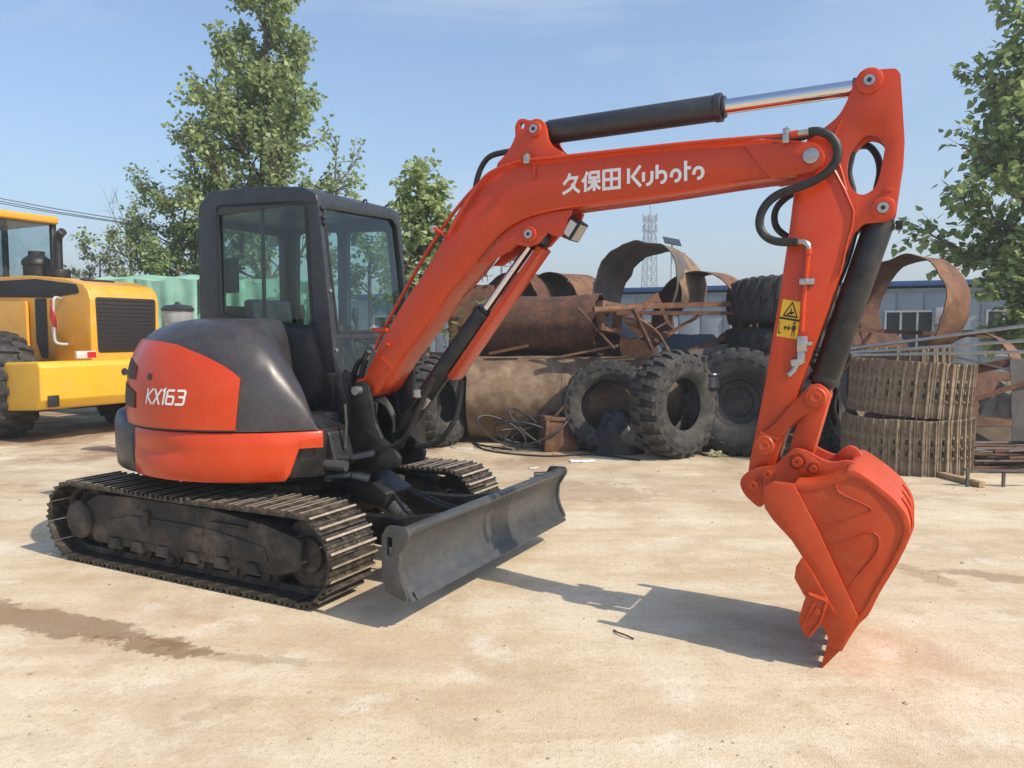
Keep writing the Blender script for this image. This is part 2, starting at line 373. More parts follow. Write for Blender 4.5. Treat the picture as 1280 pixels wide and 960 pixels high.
def make_track(yc, phase):
    b = MB()                                                     # the link chain the shoes are bolted to
    for sgn in (-1, 1):
        y0 = yc + sgn * .055
        def ch(i, j):
            x, z, a = track_pos(i * PER); nx, nz_ = math.sin(-a), math.cos(a)
            d, y = [(-.004, -.018), (-.045, -.018), (-.045, .018), (-.004, .018)][j % 4]
            return (x + math.sin(-a) * d, y0 + y, z + math.cos(a) * d)
        g = [[b.bm.verts.new(ch(i / 120, j)) for j in range(4)] for i in range(120)]
        for i in range(120):
            for j in range(4): b.face([g[i][j], g[(i + 1) % 120][j], g[(i + 1) % 120][(j + 1) % 4], g[i][(j + 1) % 4]])
    t = b.build('track', UNDER, ex)
    for k in range(NS):
        s = (k + phase) * PITCH; x, z, a = track_pos(s)
        sag = -.012 * math.sin(math.pi * (x + TC) / (2 * TC)) ** 2 if z > .4 and abs(x) < TC else 0
        o = put('shoe', shoe_me, t, (x, yc, z + sag), (0, -a, 0))
    near = yc < 0; so_ = -1 if near else 1
    f = MB()                                                     # side frame
    pf = fillet([(-.86, .14), (.80, .14), (.98, .20), (.98, .37), (.70, .43), (.25, .475), (-.50, .475), (-.80, .46), (-.93, .40)], .05)
    f.plate(pf, yc - .13, yc + .13)
    f.plate(fillet([(-.70, .20), (.74, .20), (.70, .30), (.2, .36), (-.45, .36), (-.72, .30)], .04), yc + so_ * .12, yc + so_ * .142)
    f.box((.16, yc + so_ * .144, .335), (.10, .02, .05)); f.box((-.30, yc + so_ * .144, .36), (.05, .02, .10))
    for x in (-.62, -.40, -.16, .10, .36, .60): f.box((x, yc + so_ * .134, .16), (.13, .04, .07), None, (.6, 1))
    f.box((.42, yc + so_ * .14, .40), (.30, .03, .012))
    f.build('track_frame', UNDER, t, bevel=.01)
    for x in (-.70, -.42, -.14, .14, .42, .68): roller(yc - .09, yc + .09, x, .115, .072, t)
    roller(yc - .07, yc + .07, -.05, .445, .045, t, 'carrier_roller')
    i = MB(); i.lathe([(.03, -.085), (.10, -.085), (.11, -.06), (.17, -.055), (.205, -.05), (.205, -.03), (.19, -.025), (.19, .025), (.205, .03), (.205, .05), (.17, .055), (.11, .06), (.10, .085), (.03, .085)], 40, 'y', (TC, yc, .275)); i.build('idler', UNDER, t, smooth=40)
    sp = MB(); pr = []
    for k in range(42):
        a = 2 * math.pi * k / 42; r_ = .218 if k % 2 else .175; pr.append((-TC + r_ * math.cos(a), .275 + r_ * math.sin(a)))
    sp.plate(pr, yc - .025, yc + .025); sp.build('sprocket', UNDER, t, smooth=30)
    h_ = MB(); h_.lathe([(.02, -.16), (.11, -.16), (.13, -.145), (.135, -.05), (.15, -.04), (.15, .04), (.12, .06), (.12, .13), (.02, .13)] if near else [(.02, .16), (.11, .16), (.135, .05), (.15, .04), (.15, -.04), (.12, -.06), (.12, -.13), (.02, -.13)], 28, 'y', (-TC, yc, .275)); h_.build('travel_motor', UNDER, t, smooth=40)
    return t
make_track(-.78, .30); make_track(.78, .55)

# ---- lower frame, slew ring, blade
b = MB()
b.plate(fillet([(-.62, -.62), (.62, -.62), (.72, -.4), (.72, .4), (.62, .62), (-.62, .62)], .08), .33, .47, axis='z')
b.box((0, 0, .50), (.9, .9, .10)); b.build('car_body', UNDER, ex, bevel=.015)
b = MB(); b.lathe([(.05, .47), (.46, .47), (.46, .56), (.43, .57), (.43, .60), (.48, .60), (.48, .66), (.05, .66)], 48, 'z'); b.build('slew_ring', BLACK, ex)
BU = 1.70
def blade_sec(t):
    """concave moldboard section: bottom lip to rolled top, (x, z)"""
    pts = [(BU + .085, .172), (BU + .045, .215), (BU + .012, .285), (BU, .35), (BU + .012, .42), (BU + .048, .485), (BU + .075, .515), (BU + .07, .542), (BU + .03, .55)]
    q = t * (len(pts) - 1); i = min(int(q), len(pts) - 2); f_ = q - i
    return Vector(pts[i]).lerp(Vector(pts[i + 1]), f_)
sp = smooth_path([(BU + .085, .172), (BU + .040, .225), (BU + .010, .295), (BU + .002, .36), (BU + .016, .43), (BU + .048, .488), (BU + .072, .520), (BU + .066, .545), (BU + .03, .552)], 4)
b = MB()
back = [(x - .022 if i < len(sp) - 5 else x - .012, z - (.012 if i > len(sp) - 6 else 0)) for i, (x, z) in enumerate(sp)]
b.plate(sp + back[::-1], -.985, .985)
blade = b.build('dozer_blade', BLADEP, ex, bevel=.003, smooth=40)
for sgn in (-1, 1):
    b = MB(); y = sgn * .985
    # end cheek with its slot
    out = fillet([(BU + .088, .168), (BU - .06, .21), (BU - .085, .30), (BU - .085, .50), (BU - .05, .556), (BU + .07, .558), (BU + .085, .52), (BU + .055, .47), (BU + .025, .42), (BU + .018, .34), (BU + .03, .28)], .025)
    hole = fillet([(BU - .055, .40), (BU - .018, .40), (BU - .018, .50), (BU - .055, .50)], .012)
    b.plate(out, y - .012 + sgn * .014, y + .012 + sgn * .014, [hole]); b.build('blade_cheek', BLADEP, blade, bevel=.003)
b = MB(); b.box((BU + .080, 0, .190), (.014, 1.90, .05), Matrix.Rotation(R(-38), 3, 'Y')); b.build('cutting_edge', BLADEP, blade, bevel=.003)
for y in (-.36, .36):
    b = MB(); b.plate(fillet([(.55, .30), (.62, .40), (1.30, .42), (BU - .02, .50), (BU - .02, .24), (1.45, .22), (.62, .27)], .04), y - .045, y + .045); b.build('blade_arm', BLACK, blade, bevel=.008)
b = MB(); b.bar((1.42, -.36, .32), (1.42, .36, .32), .16, .12); b.build('blade_arm', BLACK, blade, bevel=.01)
b0, b1 = Vector((0.705,-0.02,0.507)), Vector((1.097,-0.02,0.319)); bd_ = (b1 - b0).normalized()
b = MB(); b.cyl(b0 - bd_ * .25, b1 - bd_ * .05, .062, n=28); b.cyl(b1 - bd_ * .05, b1 - bd_ * .02, .052, n=24); b.cyl(b1 - bd_ * .02, b1 + bd_ * .34, .028, n=16); b.cyl(b1 + bd_ * .34 + Vector((0, -.05, 0)), b1 + bd_ * .34 + Vector((0, .05, 0)), .045, n=16); b.build('blade_cylinder', BLADEP, ex, bevel=.004)
b = MB(); b.bar(b0 - bd_ * .06, b0 + bd_ * .17, .17, .15); b.build('cylinder_sleeve', BLADEP, ex, bevel=.012)
b = MB(); b.plate(fillet([(.62, .58), (.80, .62), (1.02, .50), (.98, .40), (.62, .44)], .02), -.16, .14); b.build('cylinder_guard', BLACK, ex, bevel=.012)
for k, (y0, y1) in enumerate(((.02, .10), (.06, .16), (-.12, -.22))):
    b = MB(); b.tube(smooth_path([(.66, y0, .56), (.95, y0 + .06, .50), (1.25, y1, .40), (1.52, y1 + .03, .36), (1.66, y1, .34)]), .013, 8); b.build('hydraulic_hose', RUBBER, ex)

# ---- house: round-plan body panels
def arc_pt(th, r_, z): return (r_ * math.sin(R(th)), -r_ * math.cos(R(th)), z)
b = MB(); deck = []
for i in range(73):
    th = -190 + 245 * i / 72; deck.append((.955 * math.sin(R(th)), -.955 * math.cos(R(th))))
deck += [(.80, -.30), (.80, .12), (.62, .90), (.3, .95)]
b.plate(deck, .655, .95, axis='z'); b.build('house_frame', BLACK, ex, bevel=.012)
def band(th0, th1, prof, nn=48, end_cut=None):
    b = MB(); rows = []
    for i in range(nn + 1):
        th = th0 + (th1 - th0) * i / nn
        pr = prof(th); rows.append([b.bm.verts.new(arc_pt(th, r_, z)) for r_, z in pr])
    for i in range(nn):
        n_ = len(rows[0])
        for j in range(n_): b.face([rows[i][j], rows[i + 1][j], rows[i + 1][(j + 1) % n_], rows[i][(j + 1) % n_]])
    b.face(rows[0][::-1]); b.face(rows[-1]); return b
def skirt_prof(th):
    # bottom rises at the front end in a rounded cut-out
    zb = .648
    if th > 44: zb = .648 + .195 * (1 - math.cos(min(1, (th - 44) / 4.5) * math.pi / 2)) ** .7
    if th > 48.5: zb = .843 + .03 * (th - 48.5) / 8
    zt = .946
    g = math.exp(-((th + 4) / 14) ** 4) * .010                   # pressed swage line
    return [(.965, zb), (1.000, zb), (1.010, zb + .012), (1.014, zb + (zt - zb) * .45), (1.014 - g, zb + (zt - zb) * .5), (1.012 - g, zt - .10), (1.012, zt - .085), (1.008, zt - .012), (1.000, zt), (.965, zt)]
sk = band(-21, 56.5, skirt_prof).build('side_skirt', ORANGE, ex, bevel=.004, smooth=40, ang=50); tag(sk, 'orange lower side skirt with swage line')
def bump_prof(th):
    d = -.085 * max(0, min(1, (th + 46) / 24)) ** 1.3; zt = -.09 * max(0, min(1, (th + 42) / 20))
    return [(.94, .64), (1.075 + d, .645), (1.095 + d, .67), (1.105 + d, .80), (1.105 + d, .96 + zt), (1.085 + d, 1.02 + zt), (1.03 + d * .3, 1.04 + zt), (.94, 1.04 + zt)]
bp_ = band(-178, -21.6, bump_prof, 60).build('counterweight', CHAR, ex, bevel=.012, smooth=40, ang=40)
def hood_top(th):
    tb = [(-190, 1.50), (-100, 1.52), (-60, 1.575), (-35, 1.615), (-10, 1.635), (20, 1.632), (28, 1.61), (34, 1.568), (40, 1.497), (45.5, 1.385), (51.4, 1.22), (53.7, 1.075), (55.2, .965)]
    for (a, x), (c, y) in zip(tb, tb[1:]):
        if th <= c: t = (th - a) / (c - a); return x + (y - x) * t
    return tb[-1][1]
WB, NE = .952, 3.1
def hood_pt(th, ph, off=0):
    H_ = hood_top(th) - WB; D = .50
    c, s = max(0, math.cos(ph)) ** (2 / NE), max(0, math.sin(ph)) ** (2 / NE)
    return arc_pt(th, 1.008 - D * (1 - c) + off * c, WB + H_ * s + off * s)
b = MB()
ths = [-188 + 4 * i for i in range(48)] + [3 + 2.5 * i for i in range(15)] + [39.5, 41, 43, 45, 46.5, 48, 49.5, 51, 52.2, 53.2, 54, 54.7, 55.2]
def phs(j, n=22): return (j / n) * math.pi / 2
g = [[b.bm.verts.new(hood_pt(t, .0001 + phs(j))) for j in range(23)] for t in ths]
for i in range(len(ths) - 1):
    for j in range(22): b.face([g[i][j], g[i + 1][j], g[i + 1][j + 1], g[i][j + 1]])
cen = []
for i in range(len(ths)): cen.append(b.bm.verts.new((.45 * math.sin(R(ths[i])) * .5, -.45 * math.cos(R(ths[i])) * .3, hood_top(ths[i]) + .005)))
for i in range(len(ths) - 1): b.face([g[i][22], g[i + 1][22], cen[i + 1], cen[i]])
hood = b.build('engine_hood', HOODP, ex, smooth=50)
def panel_top(th):
    tb = [(-200, 1.49), (-27, 1.49), (-8, 1.480), (4, 1.458), (16, 1.398), (27, 1.318), (29.5, 1.296), (40, 1.2)]
    for (a, x), (c, y) in zip(tb, tb[1:]):
        if th <= c: return x + (y - x) * (th - a) / (c - a)
    return 1.2
def hood_at(th, z, off):
    H_ = hood_top(th) - WB; s = min(1, max(0, (z - WB) / H_)); ph = math.asin(min(1, s ** (NE / 2)))
    return hood_pt(th, ph, off)
b = MB(); NT = 60
def pan(i, j):
    th0, th1 = -150, 29.6; t = j; z0 = .965; th = th0 + (th1 - th0) * i
    zt = panel_top(th) - .03 * max(0, (i - .95) / .05) ** 2; z = z0 + (zt - z0) * t
    th -= 1.8 * (1 - t) * max(0, (i - .9) / .1)
    return hood_at(th, z, .012)
b.grid(pan, NT, 14)
panel = b.build('hood_panel', ORANGE, hood, solid=.010, smooth=40)
# lamp recesses in the rear corner of the panel, key lock
for (ta, tb_, za, zb) in ((-31, -18.5, 1.25, 1.37), (-32, -17.5, 1.075, 1.215)):
    b = MB()
    def lp(i, j):
        th = ta + (tb_ - ta) * i; k = 1 - .30 * i; zm = (za + zb) / 2
        return hood_at(th, zm + (zb - za) * (j - .5) * k - .03 * i, .0150)
    b.grid(lp, 10, 4); b.build('vent_recess', VENT, panel, solid=-.004)
b = MB(); lk = hood_at(-7.5, 1.265, .012); n_ = Vector(arc_pt(-7.5, 1, 0)).normalized(); b.cyl(Vector(lk), Vector(lk) + n_ * .004, .022, n=16); b.build('key_lock', BLACK, panel)

# ---- lettering from strokes
def strokes(b, polys, mapf, wd, z0=0, dz=.00035, cap=True, sub=1):
    """flat ribbons of width wd (in glyph units) along polylines; mapf(x, y, lift) -> 3D"""
    k = 0
    for pl in polys:
        P = [Vector(q) for q in pl]
        if sub > 1:
            Q = []
            for a, c in zip(P, P[1:]): Q += [a.lerp(c, i / sub) for i in range(sub)]
            P = Q + [P[-1]]
        L_, R_ = [], []
        for i in range(len(P)):
            d0 = (P[i] - P[i - 1]).normalized() if i else (P[1] - P[0]).normalized()
            d1 = (P[i + 1] - P[i]).normalized() if i < len(P) - 1 else d0
            nn = Vector((-(d0 + d1).y, (d0 + d1).x)).normalized(); c = max(.5, nn.dot(Vector((-d0.y, d0.x))))
            L_.append(P[i] + nn * wd / 2 / c); R_.append(P[i] - nn * wd / 2 / c)
        k += 1; z = z0 + k * dz
        va = [b.bm.verts.new(mapf(q.x, q.y, z)) for q in L_]; vb = [b.bm.verts.new(mapf(q.x, q.y, z)) for q in R_]
        for i in range(len(P) - 1): b.face([va[i], va[i + 1], vb[i + 1], vb[i]])
def arcp(cx, cy, rx, ry, a0, a1, n=10): return [(cx + rx * math.cos(R(a0 + (a1 - a0) * i / n)), cy + ry * math.sin(R(a0 + (a1 - a0) * i / n))) for i in range(n + 1)]
# KX163 on the hood panel: glyph unit = cap height
G_K = [[(.1, 0), (.1, 1)], [(.62, 1), (.16, .5), (.64, 0)]]
G_X = [[(.02, 0), (.62, 1)], [(.04, 1), (.60, 0)]]
G_1 = [[(.04, .86), (.2, 1), (.2, 0)]]
G_6 = [[(.62, .93), (.16, .93), (.09, .84), (.09, .14), (.16, .07), (.55, .07), (.62, .14), (.62, .48), (.55, .55), (.12, .55)]]
G_3 = [[(.04, .93), (.56, .93), (.63, .84), (.63, .6), (.57, .53), (.2, .53)], [(.58, .52), (.63, .44), (.63, .16), (.56, .07), (.04, .07)]]
b = MB()
def kx(x, y, z):
    return hood_at(-9.6 + 5.95 * (x + .22 * y), 1.103 + .094 * y, .0135 + z)
xo = 0
for gl, adv in ((G_K, .74), (G_X, .70), (G_1, .34), (G_6, .76), (G_3, .7)):
    strokes(b, [[(px_ + xo, py_) for px_, py_ in pl] for pl in gl], kx, .145, sub=5); xo += adv
tag(b.build('lettering', WHITE, panel, smooth=0), 'white KX163 model lettering on orange hood panel')

# ---- cab
CR, CL = .0, .965
b = MB()
cp = fillet([(-.845, 1.00), (-.825, 2.44), (-.72, 2.575), (.20, 2.535), (.340, 2.44), (.50, .93)], [.0, .10, .14, .10, .08, .0])
wh = fillet([(-0.62,2.477),(0.227,2.442),(0.273,1.583),(-0.615,1.67)], .045)
b.plate(cp, CR, CR + .055, [wh]); cab = b.build('cab', CHAR, ex, bevel=.010, smooth=40)
def offs(pts, d):
    c = Vector((sum(p[0] for p in pts) / len(pts), sum(p[1] for p in pts) / len(pts)))
    return [tuple(Vector(p) + (Vector(p) - c).normalized() * d) for p in pts]
b = MB(); b.plate(offs(wh, .018), CR - .004, CR - .0005, [offs(wh, -.012)]); b.build('window_seal', RUBBER, cab)
b = MB(); b.add([(p[0], CR + .014, p[1]) for p in offs(wh, .01)], [range(len(wh))]); b.build('window_pane', CABGLASS, cab, smooth=0)
b = MB(); b.box((-.20, CR + .028, 2.05), (.022, .02, .80)); b.build('window_divider', BLACK, cab)
# roof
rp_ = fillet([(-.828, 2.40), (-.815, 2.50), (-.70, 2.592), (-.2, 2.590), (.20, 2.553), (.325, 2.50), (.350, 2.425), (.2, 2.44)], [.0, .06, .10, .3, .12, .06, .02, 0])
b = MB(); b.plate(rp_, CR - .004, CL + .004); b.build('roof', CHAR, cab, bevel=.035, seg=4, smooth=50, ang=50)
# front frame: leaning plane x = f(z)
def fx(z): return .345 + (2.42 - z) * .111
def fr(b, outer, holes, t0, t1):
    lo = len(b.bm.verts); b.plate(outer, t0, t1, holes, axis='x')
    b.bm.verts.ensure_lookup_table()
    for v in list(b.bm.verts)[lo:]: v.co.x += fx(v.co.z)
ws = fillet([(CR + .055, 2.41), (CL - .10, 2.435), (CL - .055, 2.37), (CL - .04, 1.56), (CR + .075, 1.545)], [.03, .05, .05, .03, .03])
lw = fillet([(CR + .08, 1.49), (CL - .04, 1.50), (CL - .05, 1.02), (CR + .10, 1.00)], .03)
b = MB(); fr(b, fillet([(CR + .002, .93), (CR + .002, 2.475), (CL - .10, 2.515), (CL, 2.42), (CL, .93)], [0, .03, .06, .08, 0]), [ws, lw], -.055, 0); b.build('front_frame', CHAR, cab, bevel=.008, smooth=40)
b = MB(); b.add([(fx(p[1]) - .02, p[0], p[1]) for p in offs(ws, .012)], [range(len(ws))]); b.build('windscreen', CABGLASS, cab, smooth=0)
b = MB(); b.add([(fx(p[1]) - .02, p[0], p[1]) for p in offs(lw, .012)], [range(len(lw))]); b.build('lower_windscreen', CABGLASS, cab, smooth=0)
b = MB(); fr(b, offs(ws, .016), [offs(ws, -.010)], .0005, .005); b.build('window_seal', RUBBER, cab)
# left side: door with tall glass and a rear side pane
b = MB(); dh = fillet([(-.16, 1.52), (-.16, 2.36), (.24, 2.35), (.33, 1.52)], .05); rh = fillet([(-.72, 1.60), (-.70, 2.38), (-.26, 2.37), (-.26, 1.60)], .05); dl = fillet([(-.16, 1.08), (-.16, 1.44), (.34, 1.44), (.38, 1.08)], .04)
b.plate(cp, CL - .05, CL, [dh, rh, dl]); b.build('door_side', CHAR, cab, bevel=.006)
for hl in (dh, rh, dl): b = MB(); b.add([(p[0], CL - .027, p[1]) for p in offs(hl, .01)], [range(len(hl))]); b.build('window_pane', CABGLASS, cab, smooth=0)
# rear wall with window
b = MB(); rw = fillet([(CR + .13, 1.75), (CR + .13, 2.35), (CL - .13, 2.35), (CL - .13, 1.75)], .06)
b.plate([(CR + .05, 1.0), (CR + .05, 2.45), (CL - .05, 2.45), (CL - .05, 1.0)], -.83, -.79, [rw], axis='x'); b.build('rear_wall', CHAR, cab, bevel=.006)
b = MB(); b.add([(-.812, p[0], p[1]) for p in offs(rw, .01)], [range(len(rw))]); b.build('window_pane', CABGLASS, cab, smooth=0)
b = MB(); b.box((-.17, (CR + CL) / 2, .975), (1.28, CL - CR - .02, .05)); b.build('cab_floor', INTER, cab)
# seat wrapped in film, consoles, levers, mirror
b = MB(); b.box((-.33, .48, 1.28), (.46, .48, .13)); b.box((-.33, .48, 1.12), (.34, .36, .22)); b.build('seat', WRAP, cab, bevel=.04, seg=3)
b = MB(); b.plate(fillet([(-.60, 1.33), (-.50, 1.33), (-.56, 1.80), (-.68, 1.80)], .04), .27, .69); b.build('seat_back', WRAP, cab, bevel=.03, seg=3)
for y in (.17, .79):
    b = MB(); b.plate(fillet([(-.55, 1.2), (-.55, 1.50), (.02, 1.52), (.10, 1.44), (-.05, 1.2)], .04), y - .08, y + .08); b.build('console', INTER, cab, bevel=.02)
    b = MB(); b.tube([(.0, y, 1.5), (.03, y, 1.58), (.02, y, 1.66)], [.014, .014, .022], 10); b.lathe([(.0, 1.64), (.026, 1.65), (.03, 1.70), (.018, 1.74), (0, 1.745)], 14, 'z', (.02, y, 0)); b.build('control_lever', INTER, cab)
b = MB(); b.plate(fillet([(.18, 1.0), (.12, 1.45), (.20, 1.60), (.30, 1.58), (.34, 1.0)], .04), .10, .30); b.build('console', INTER, cab, bevel=.02)
for y in (.42, .54): b = MB(); b.tube([(.18, y, 1.0), (.22, y, 1.3), (.16, y, 1.56)], .012, 8); b.box((.16, y, 1.57), (.05, .03, .05)); b.build('travel_lever', INTER, cab, smooth=0)
b = MB(); b.box((-.60, .10, 1.97), (.12, .05, .26)); b.build('speaker_box', INTER, cab, bevel=.015)
# hinge lugs, eye bolts and grab rail on the outside
for z in (2.40, 2.335, 2.30): b = MB(); b.box((fx(z) + .012, CR + .03, z), (.025, .035, .022)); b.build('hinge', CHAR, cab, bevel=.004)
for z in (1.83, 1.42): b = MB(); b.cyl((fx(z), CR + .03, z), (fx(z) + .012, CR + .03, z), .012, n=10); b.build('bolt', ZINC, cab)
for y in (.60, .88):
    b = MB(); c = (fx(2.45) - .06, y, 2.50); b.tube(smooth_path([(c[0] - .025, y, 2.47), (c[0] - .022, y, 2.525), (c[0], y, 2.545), (c[0] + .022, y, 2.525), (c[0] + .025, y, 2.47)]), .008, 8); b.build('lifting_eye', CHAR, cab)
for z in (2.18, 2.10, 2.02, 1.94): b = MB(); b.box((fx(z) + .0, CL + .02, z), (.04, .045, .03)); b.build('hinge', CHAR, cab, bevel=.006)
b = MB(); b.tube(smooth_path([(fx(1.95), CL + .02, 1.95), (fx(1.9) + .05, CL + .07, 1.90), (fx(1.7) + .05, CL + .07, 1.72), (fx(1.66), CL + .02, 1.66)]), .012, 8); b.build('grab_rail', BLACK, cab)
b = MB(); b.box((-.83, CR + .03, 2.27), (.04, .04, .10)); b.build('work_lamp', BLACK, cab, bevel=.008)
# dark mass under the windscreen, ribbed hose bundle, steel tube
b = MB(); b.plate(fillet([(.44, .70), (.47, 1.02), (.62, 1.02), (.80, .92), (.86, .70)], .03), -.46, .30); b.box((.56, -.06, 1.12), (.10, .22, .30)); b.build('swing_frame', BLACK, ex, bevel=.02)
for k in range(5):
    b = MB(); b.tube(smooth_path([(x + .02 * k, y + .035 * k, z - .02 * k) for x, y, z in [(0.703,-0.16,1.298),(0.688,-0.16,1.213),(0.726,-0.16,1.108),(0.744,-0.16,0.993),(0.728,-0.16,0.859)]]), .015, 8); b.build('hydraulic_hose', RUBBER, ex)
b = MB(); b.tube(smooth_path([(0.848,-0.1,1.435),(0.802,-0.1,1.371),(0.748,-0.1,1.333),(0.713,-0.1,1.253),(0.705,-0.1,1.146)]), .018, 8); b.build('hydraulic_hose', RUBBER, ex)
b = MB(); b.tube([(0.851,-0.36,1.093),(0.861,-0.36,0.968),(0.846,-0.36,0.814)], .010, 8); b.build('steel_pipe', BLADEP, ex)

# ---- swing bracket carrying the boom
BY = -.12                                                        # boom centre plane
b = MB()
ear = fillet([(0.836,1.152),(0.856,1.224),(0.914,1.236),(0.97,1.202),(0.988,1.117),(1.023,0.967),(1.071,0.879),(1.132,0.842),(1.204,0.767),(1.191,0.706),(1.019,0.662),(0.88,0.702),(0.803,0.768),(0.82,0.956)], .02)
b.plate(ear, BY - .155, BY - .120)
b.plate(ear, BY + .120, BY + .155)
b.box((.86, BY, .74), (.30, .28, .16)); b.box((.76, BY, .92), (.10, .28, .30))
b.lathe([(.03, .56), (.10, .56), (.10, .92), (.03, .92)], 24, 'z', (.74, BY, 0))
br = b.build('swing_bracket', BLACK, ex, bevel=.008)
fp = (0.898,-0.275,1.175)
b = MB(); b.cyl((fp[0], BY - .20, fp[2]), (fp[0], BY + .17, fp[2]), .028, n=24); b.build('pin', ZINC, br)
# two grey mounting arms of the swing cylinder with bolts
for px0, px1, px2 in (((0.747,-0.42,0.765), (0.902,-0.36,0.758), (1.031,-0.3,0.789)), ((0.758,-0.42,0.638), (0.9,-0.36,0.651), (0.991,-0.3,0.623))):
    b = MB(); b.bar(px0, px1, .09, .030); b.bar(px1, px2, .10, .035); b.build('swing_arm', CHAR, br, bevel=.008)
b = MB(); q = (0.76,-0.42,0.766); b.cyl((q[0], q[1], q[2] - .16), (q[0], q[1], q[2] + .02), .030, n=16); b.cyl((q[0], q[1], q[2] + .02), (q[0], q[1], q[2] + .045), .014, n=6); b.cyl((q[0] + .05, q[1], q[2] + .01), (q[0] + .05, q[1], q[2] + .035), .012, n=6); b.build('pin', CHAR, br)
b = MB(); q = (0.582,-0.5,0.723); b.cyl(q, (q[0] + .34, q[1] + .06, q[2] - .005), .034, n=18); b.build('swing_cylinder', BLADEP, ex)

# ---- boom
ORG = ORANGE
NF = -.23; HW = BY - NF
bo = [(0.829,1.123),(0.81,1.179),(0.844,1.237),(0.902,1.264),(1.006,1.434),(1.205,1.721),(1.372,1.906),(1.504,2.105),(1.655,2.324),(1.725,2.396),(1.795,2.449),(1.863,2.483),(1.945,2.502),(2.036,2.511),(2.304,2.505),(2.628,2.501),(2.927,2.493),(3.255,2.484),(3.387,2.47),(3.547,2.441),(3.59,2.417),(3.615,2.371),(3.606,2.327),(3.568,2.297),(3.479,2.287),(3.248,2.277),(2.951,2.255),(2.631,2.235),(2.358,2.222),(2.161,2.205),(2.027,2.175),(1.909,2.119),(1.788,2.016),(1.664,1.882),(1.524,1.759),(1.369,1.573),(1.201,1.391),(1.102,1.264),(1.033,1.176),(0.944,1.127)]
bo = smooth_path(bo, 3, True)
b = MB(); b.plate(bo, NF, BY + HW); boom = b.build('boom', ORG, ex, bevel=.012, seg=2, smooth=40, ang=40)
# weld seam strip on the lower edge of the side plate
seam = [(3.453,-0.232,2.289),(3.248,-0.232,2.281),(2.951,-0.232,2.258),(2.632,-0.232,2.239),(2.358,-0.232,2.226),(2.162,-0.232,2.209),(2.028,-0.232,2.179),(1.91,-0.232,2.123),(1.789,-0.232,2.02),(1.665,-0.232,1.887)]
b = MB(); b.tube(smooth_path(seam, 4), .006, 6); b.build('weld_seam', ORG, boom)
# fork cheeks at the boom end, bosses, pins
ce = fillet([(3.245,2.454),(3.547,2.439),(3.59,2.416),(3.616,2.369),(3.606,2.326),(3.568,2.297),(3.381,2.28),(3.343,2.318)], [.0, .0, .04, .06, .04, .03, .02, .02])
b = MB(); b.plate(ce, NF - .012, NF - .001); b.plate(ce, BY + HW + .001, BY + HW + .012); b.build('fork_cheek', ORG, boom, bevel=.003)
pc = (3.557,-0.242,2.37)
b = MB(); b.cyl((pc[0], NF - .026, pc[2]), (pc[0], BY + HW + .026, pc[2]), .036, n=28); b.build('pin', ZINC, boom, bevel=.002)
# cylinder lug on the boom back
lug = smooth_path([(1.857,2.489),(1.93,2.568),(1.976,2.643),(1.976,2.696),(1.996,2.734),(2.031,2.738),(2.071,2.724),(2.111,2.728),(2.15,2.71),(2.17,2.664),(2.18,2.611),(2.214,2.564),(2.277,2.518),(2.2,2.474),(2.001,2.484)], 3, True)
hl_ = [(p[0], p[1]) for p in arcp(*([(2.021,2.7)][0]), .014, .018, 0, 330, 11)]
b = MB(); b.plate(lug, BY - .095, BY - .070, [hl_]); b.plate(lug, BY + .070, BY + .095, [hl_]); b.build('cylinder_lug', ORG, boom, bevel=.005, smooth=40)
pa = (2.101,-0.21,2.67); pd = (3.796,-0.2,2.693)
def pinboss(p, y0, y1, r_, par, rr=.017):
    b = MB(); b.lathe([(r_, y0), (r_, y0 - .010), (r_ * .9, y0 - .014), (rr * 1.6, y0 - .014)], 28, 'y', (p[0], 0, p[2])); b.build('pin_boss', ORG, par, smooth=40)
    b = MB(); b.lathe([(.0, y0 - .016), (rr * .55, y0 - .016), (rr * .6, y0 - .022), (rr * 1.45, y0 - .022), (rr * 1.5, y0 - .012)], 20, 'y', (p[0], 0, p[2])); b.cyl((p[0], y0 - .012, p[2]), (p[0], y1, p[2]), rr * 1.2, n=18); b.build('pin', ZINC, par, smooth=40)
    b = MB(); b.cyl((p[0], y0 - .0235, p[2]), (p[0], y0 - .0165, p[2]), rr * .55, n=8); b.build('grease_nipple', INK, par)
pinboss(pa, BY - .095, BY + .11, .042, boom)
# lower lug for the boom cylinder with the work lamp in front of it
ll = fillet([(2.326,2.215),(2.269,2.07),(2.216,2.078),(2.177,2.098),(2.117,2.039),(2.057,2.024),(1.986,2.041),(1.95,2.011),(1.893,1.991),(1.803,1.94),(1.739,1.942),(1.95,2.152),(2.152,2.21)], [.0, .02, .02, .01, .03, .04, .02, .02, .02, 0, 0, 0, 0])
b = MB(); b.plate(ll, BY - .10, BY - .070); b.plate(ll, BY + .070, BY + .10); b.build('cylinder_lug', ORG, boom, bevel=.005, smooth=40)
pl_ = (2.072,-0.22,2.093); pinboss(pl_, BY - .10, BY + .11, .046, boom)
lc = Vector((2.311,-0.14,2.114)); M3 = Matrix.Rotation(R(35), 3, 'Y')
b = MB(); b.box(lc, (.075, .13, .115), M3); lamp = b.build('work_lamp', INK, boom, bevel=.008)
b = MB(); b.box(lc + M3 @ Vector((.0385, 0, 0)), (.004, .105, .095), M3); b.build('lamp_glass', LENS, lamp)
b = MB(); b.box(lc + M3 @ Vector((.0, -.066, 0)), (.045, .003, .085), M3); b.build('lamp_side', LENS, lamp)
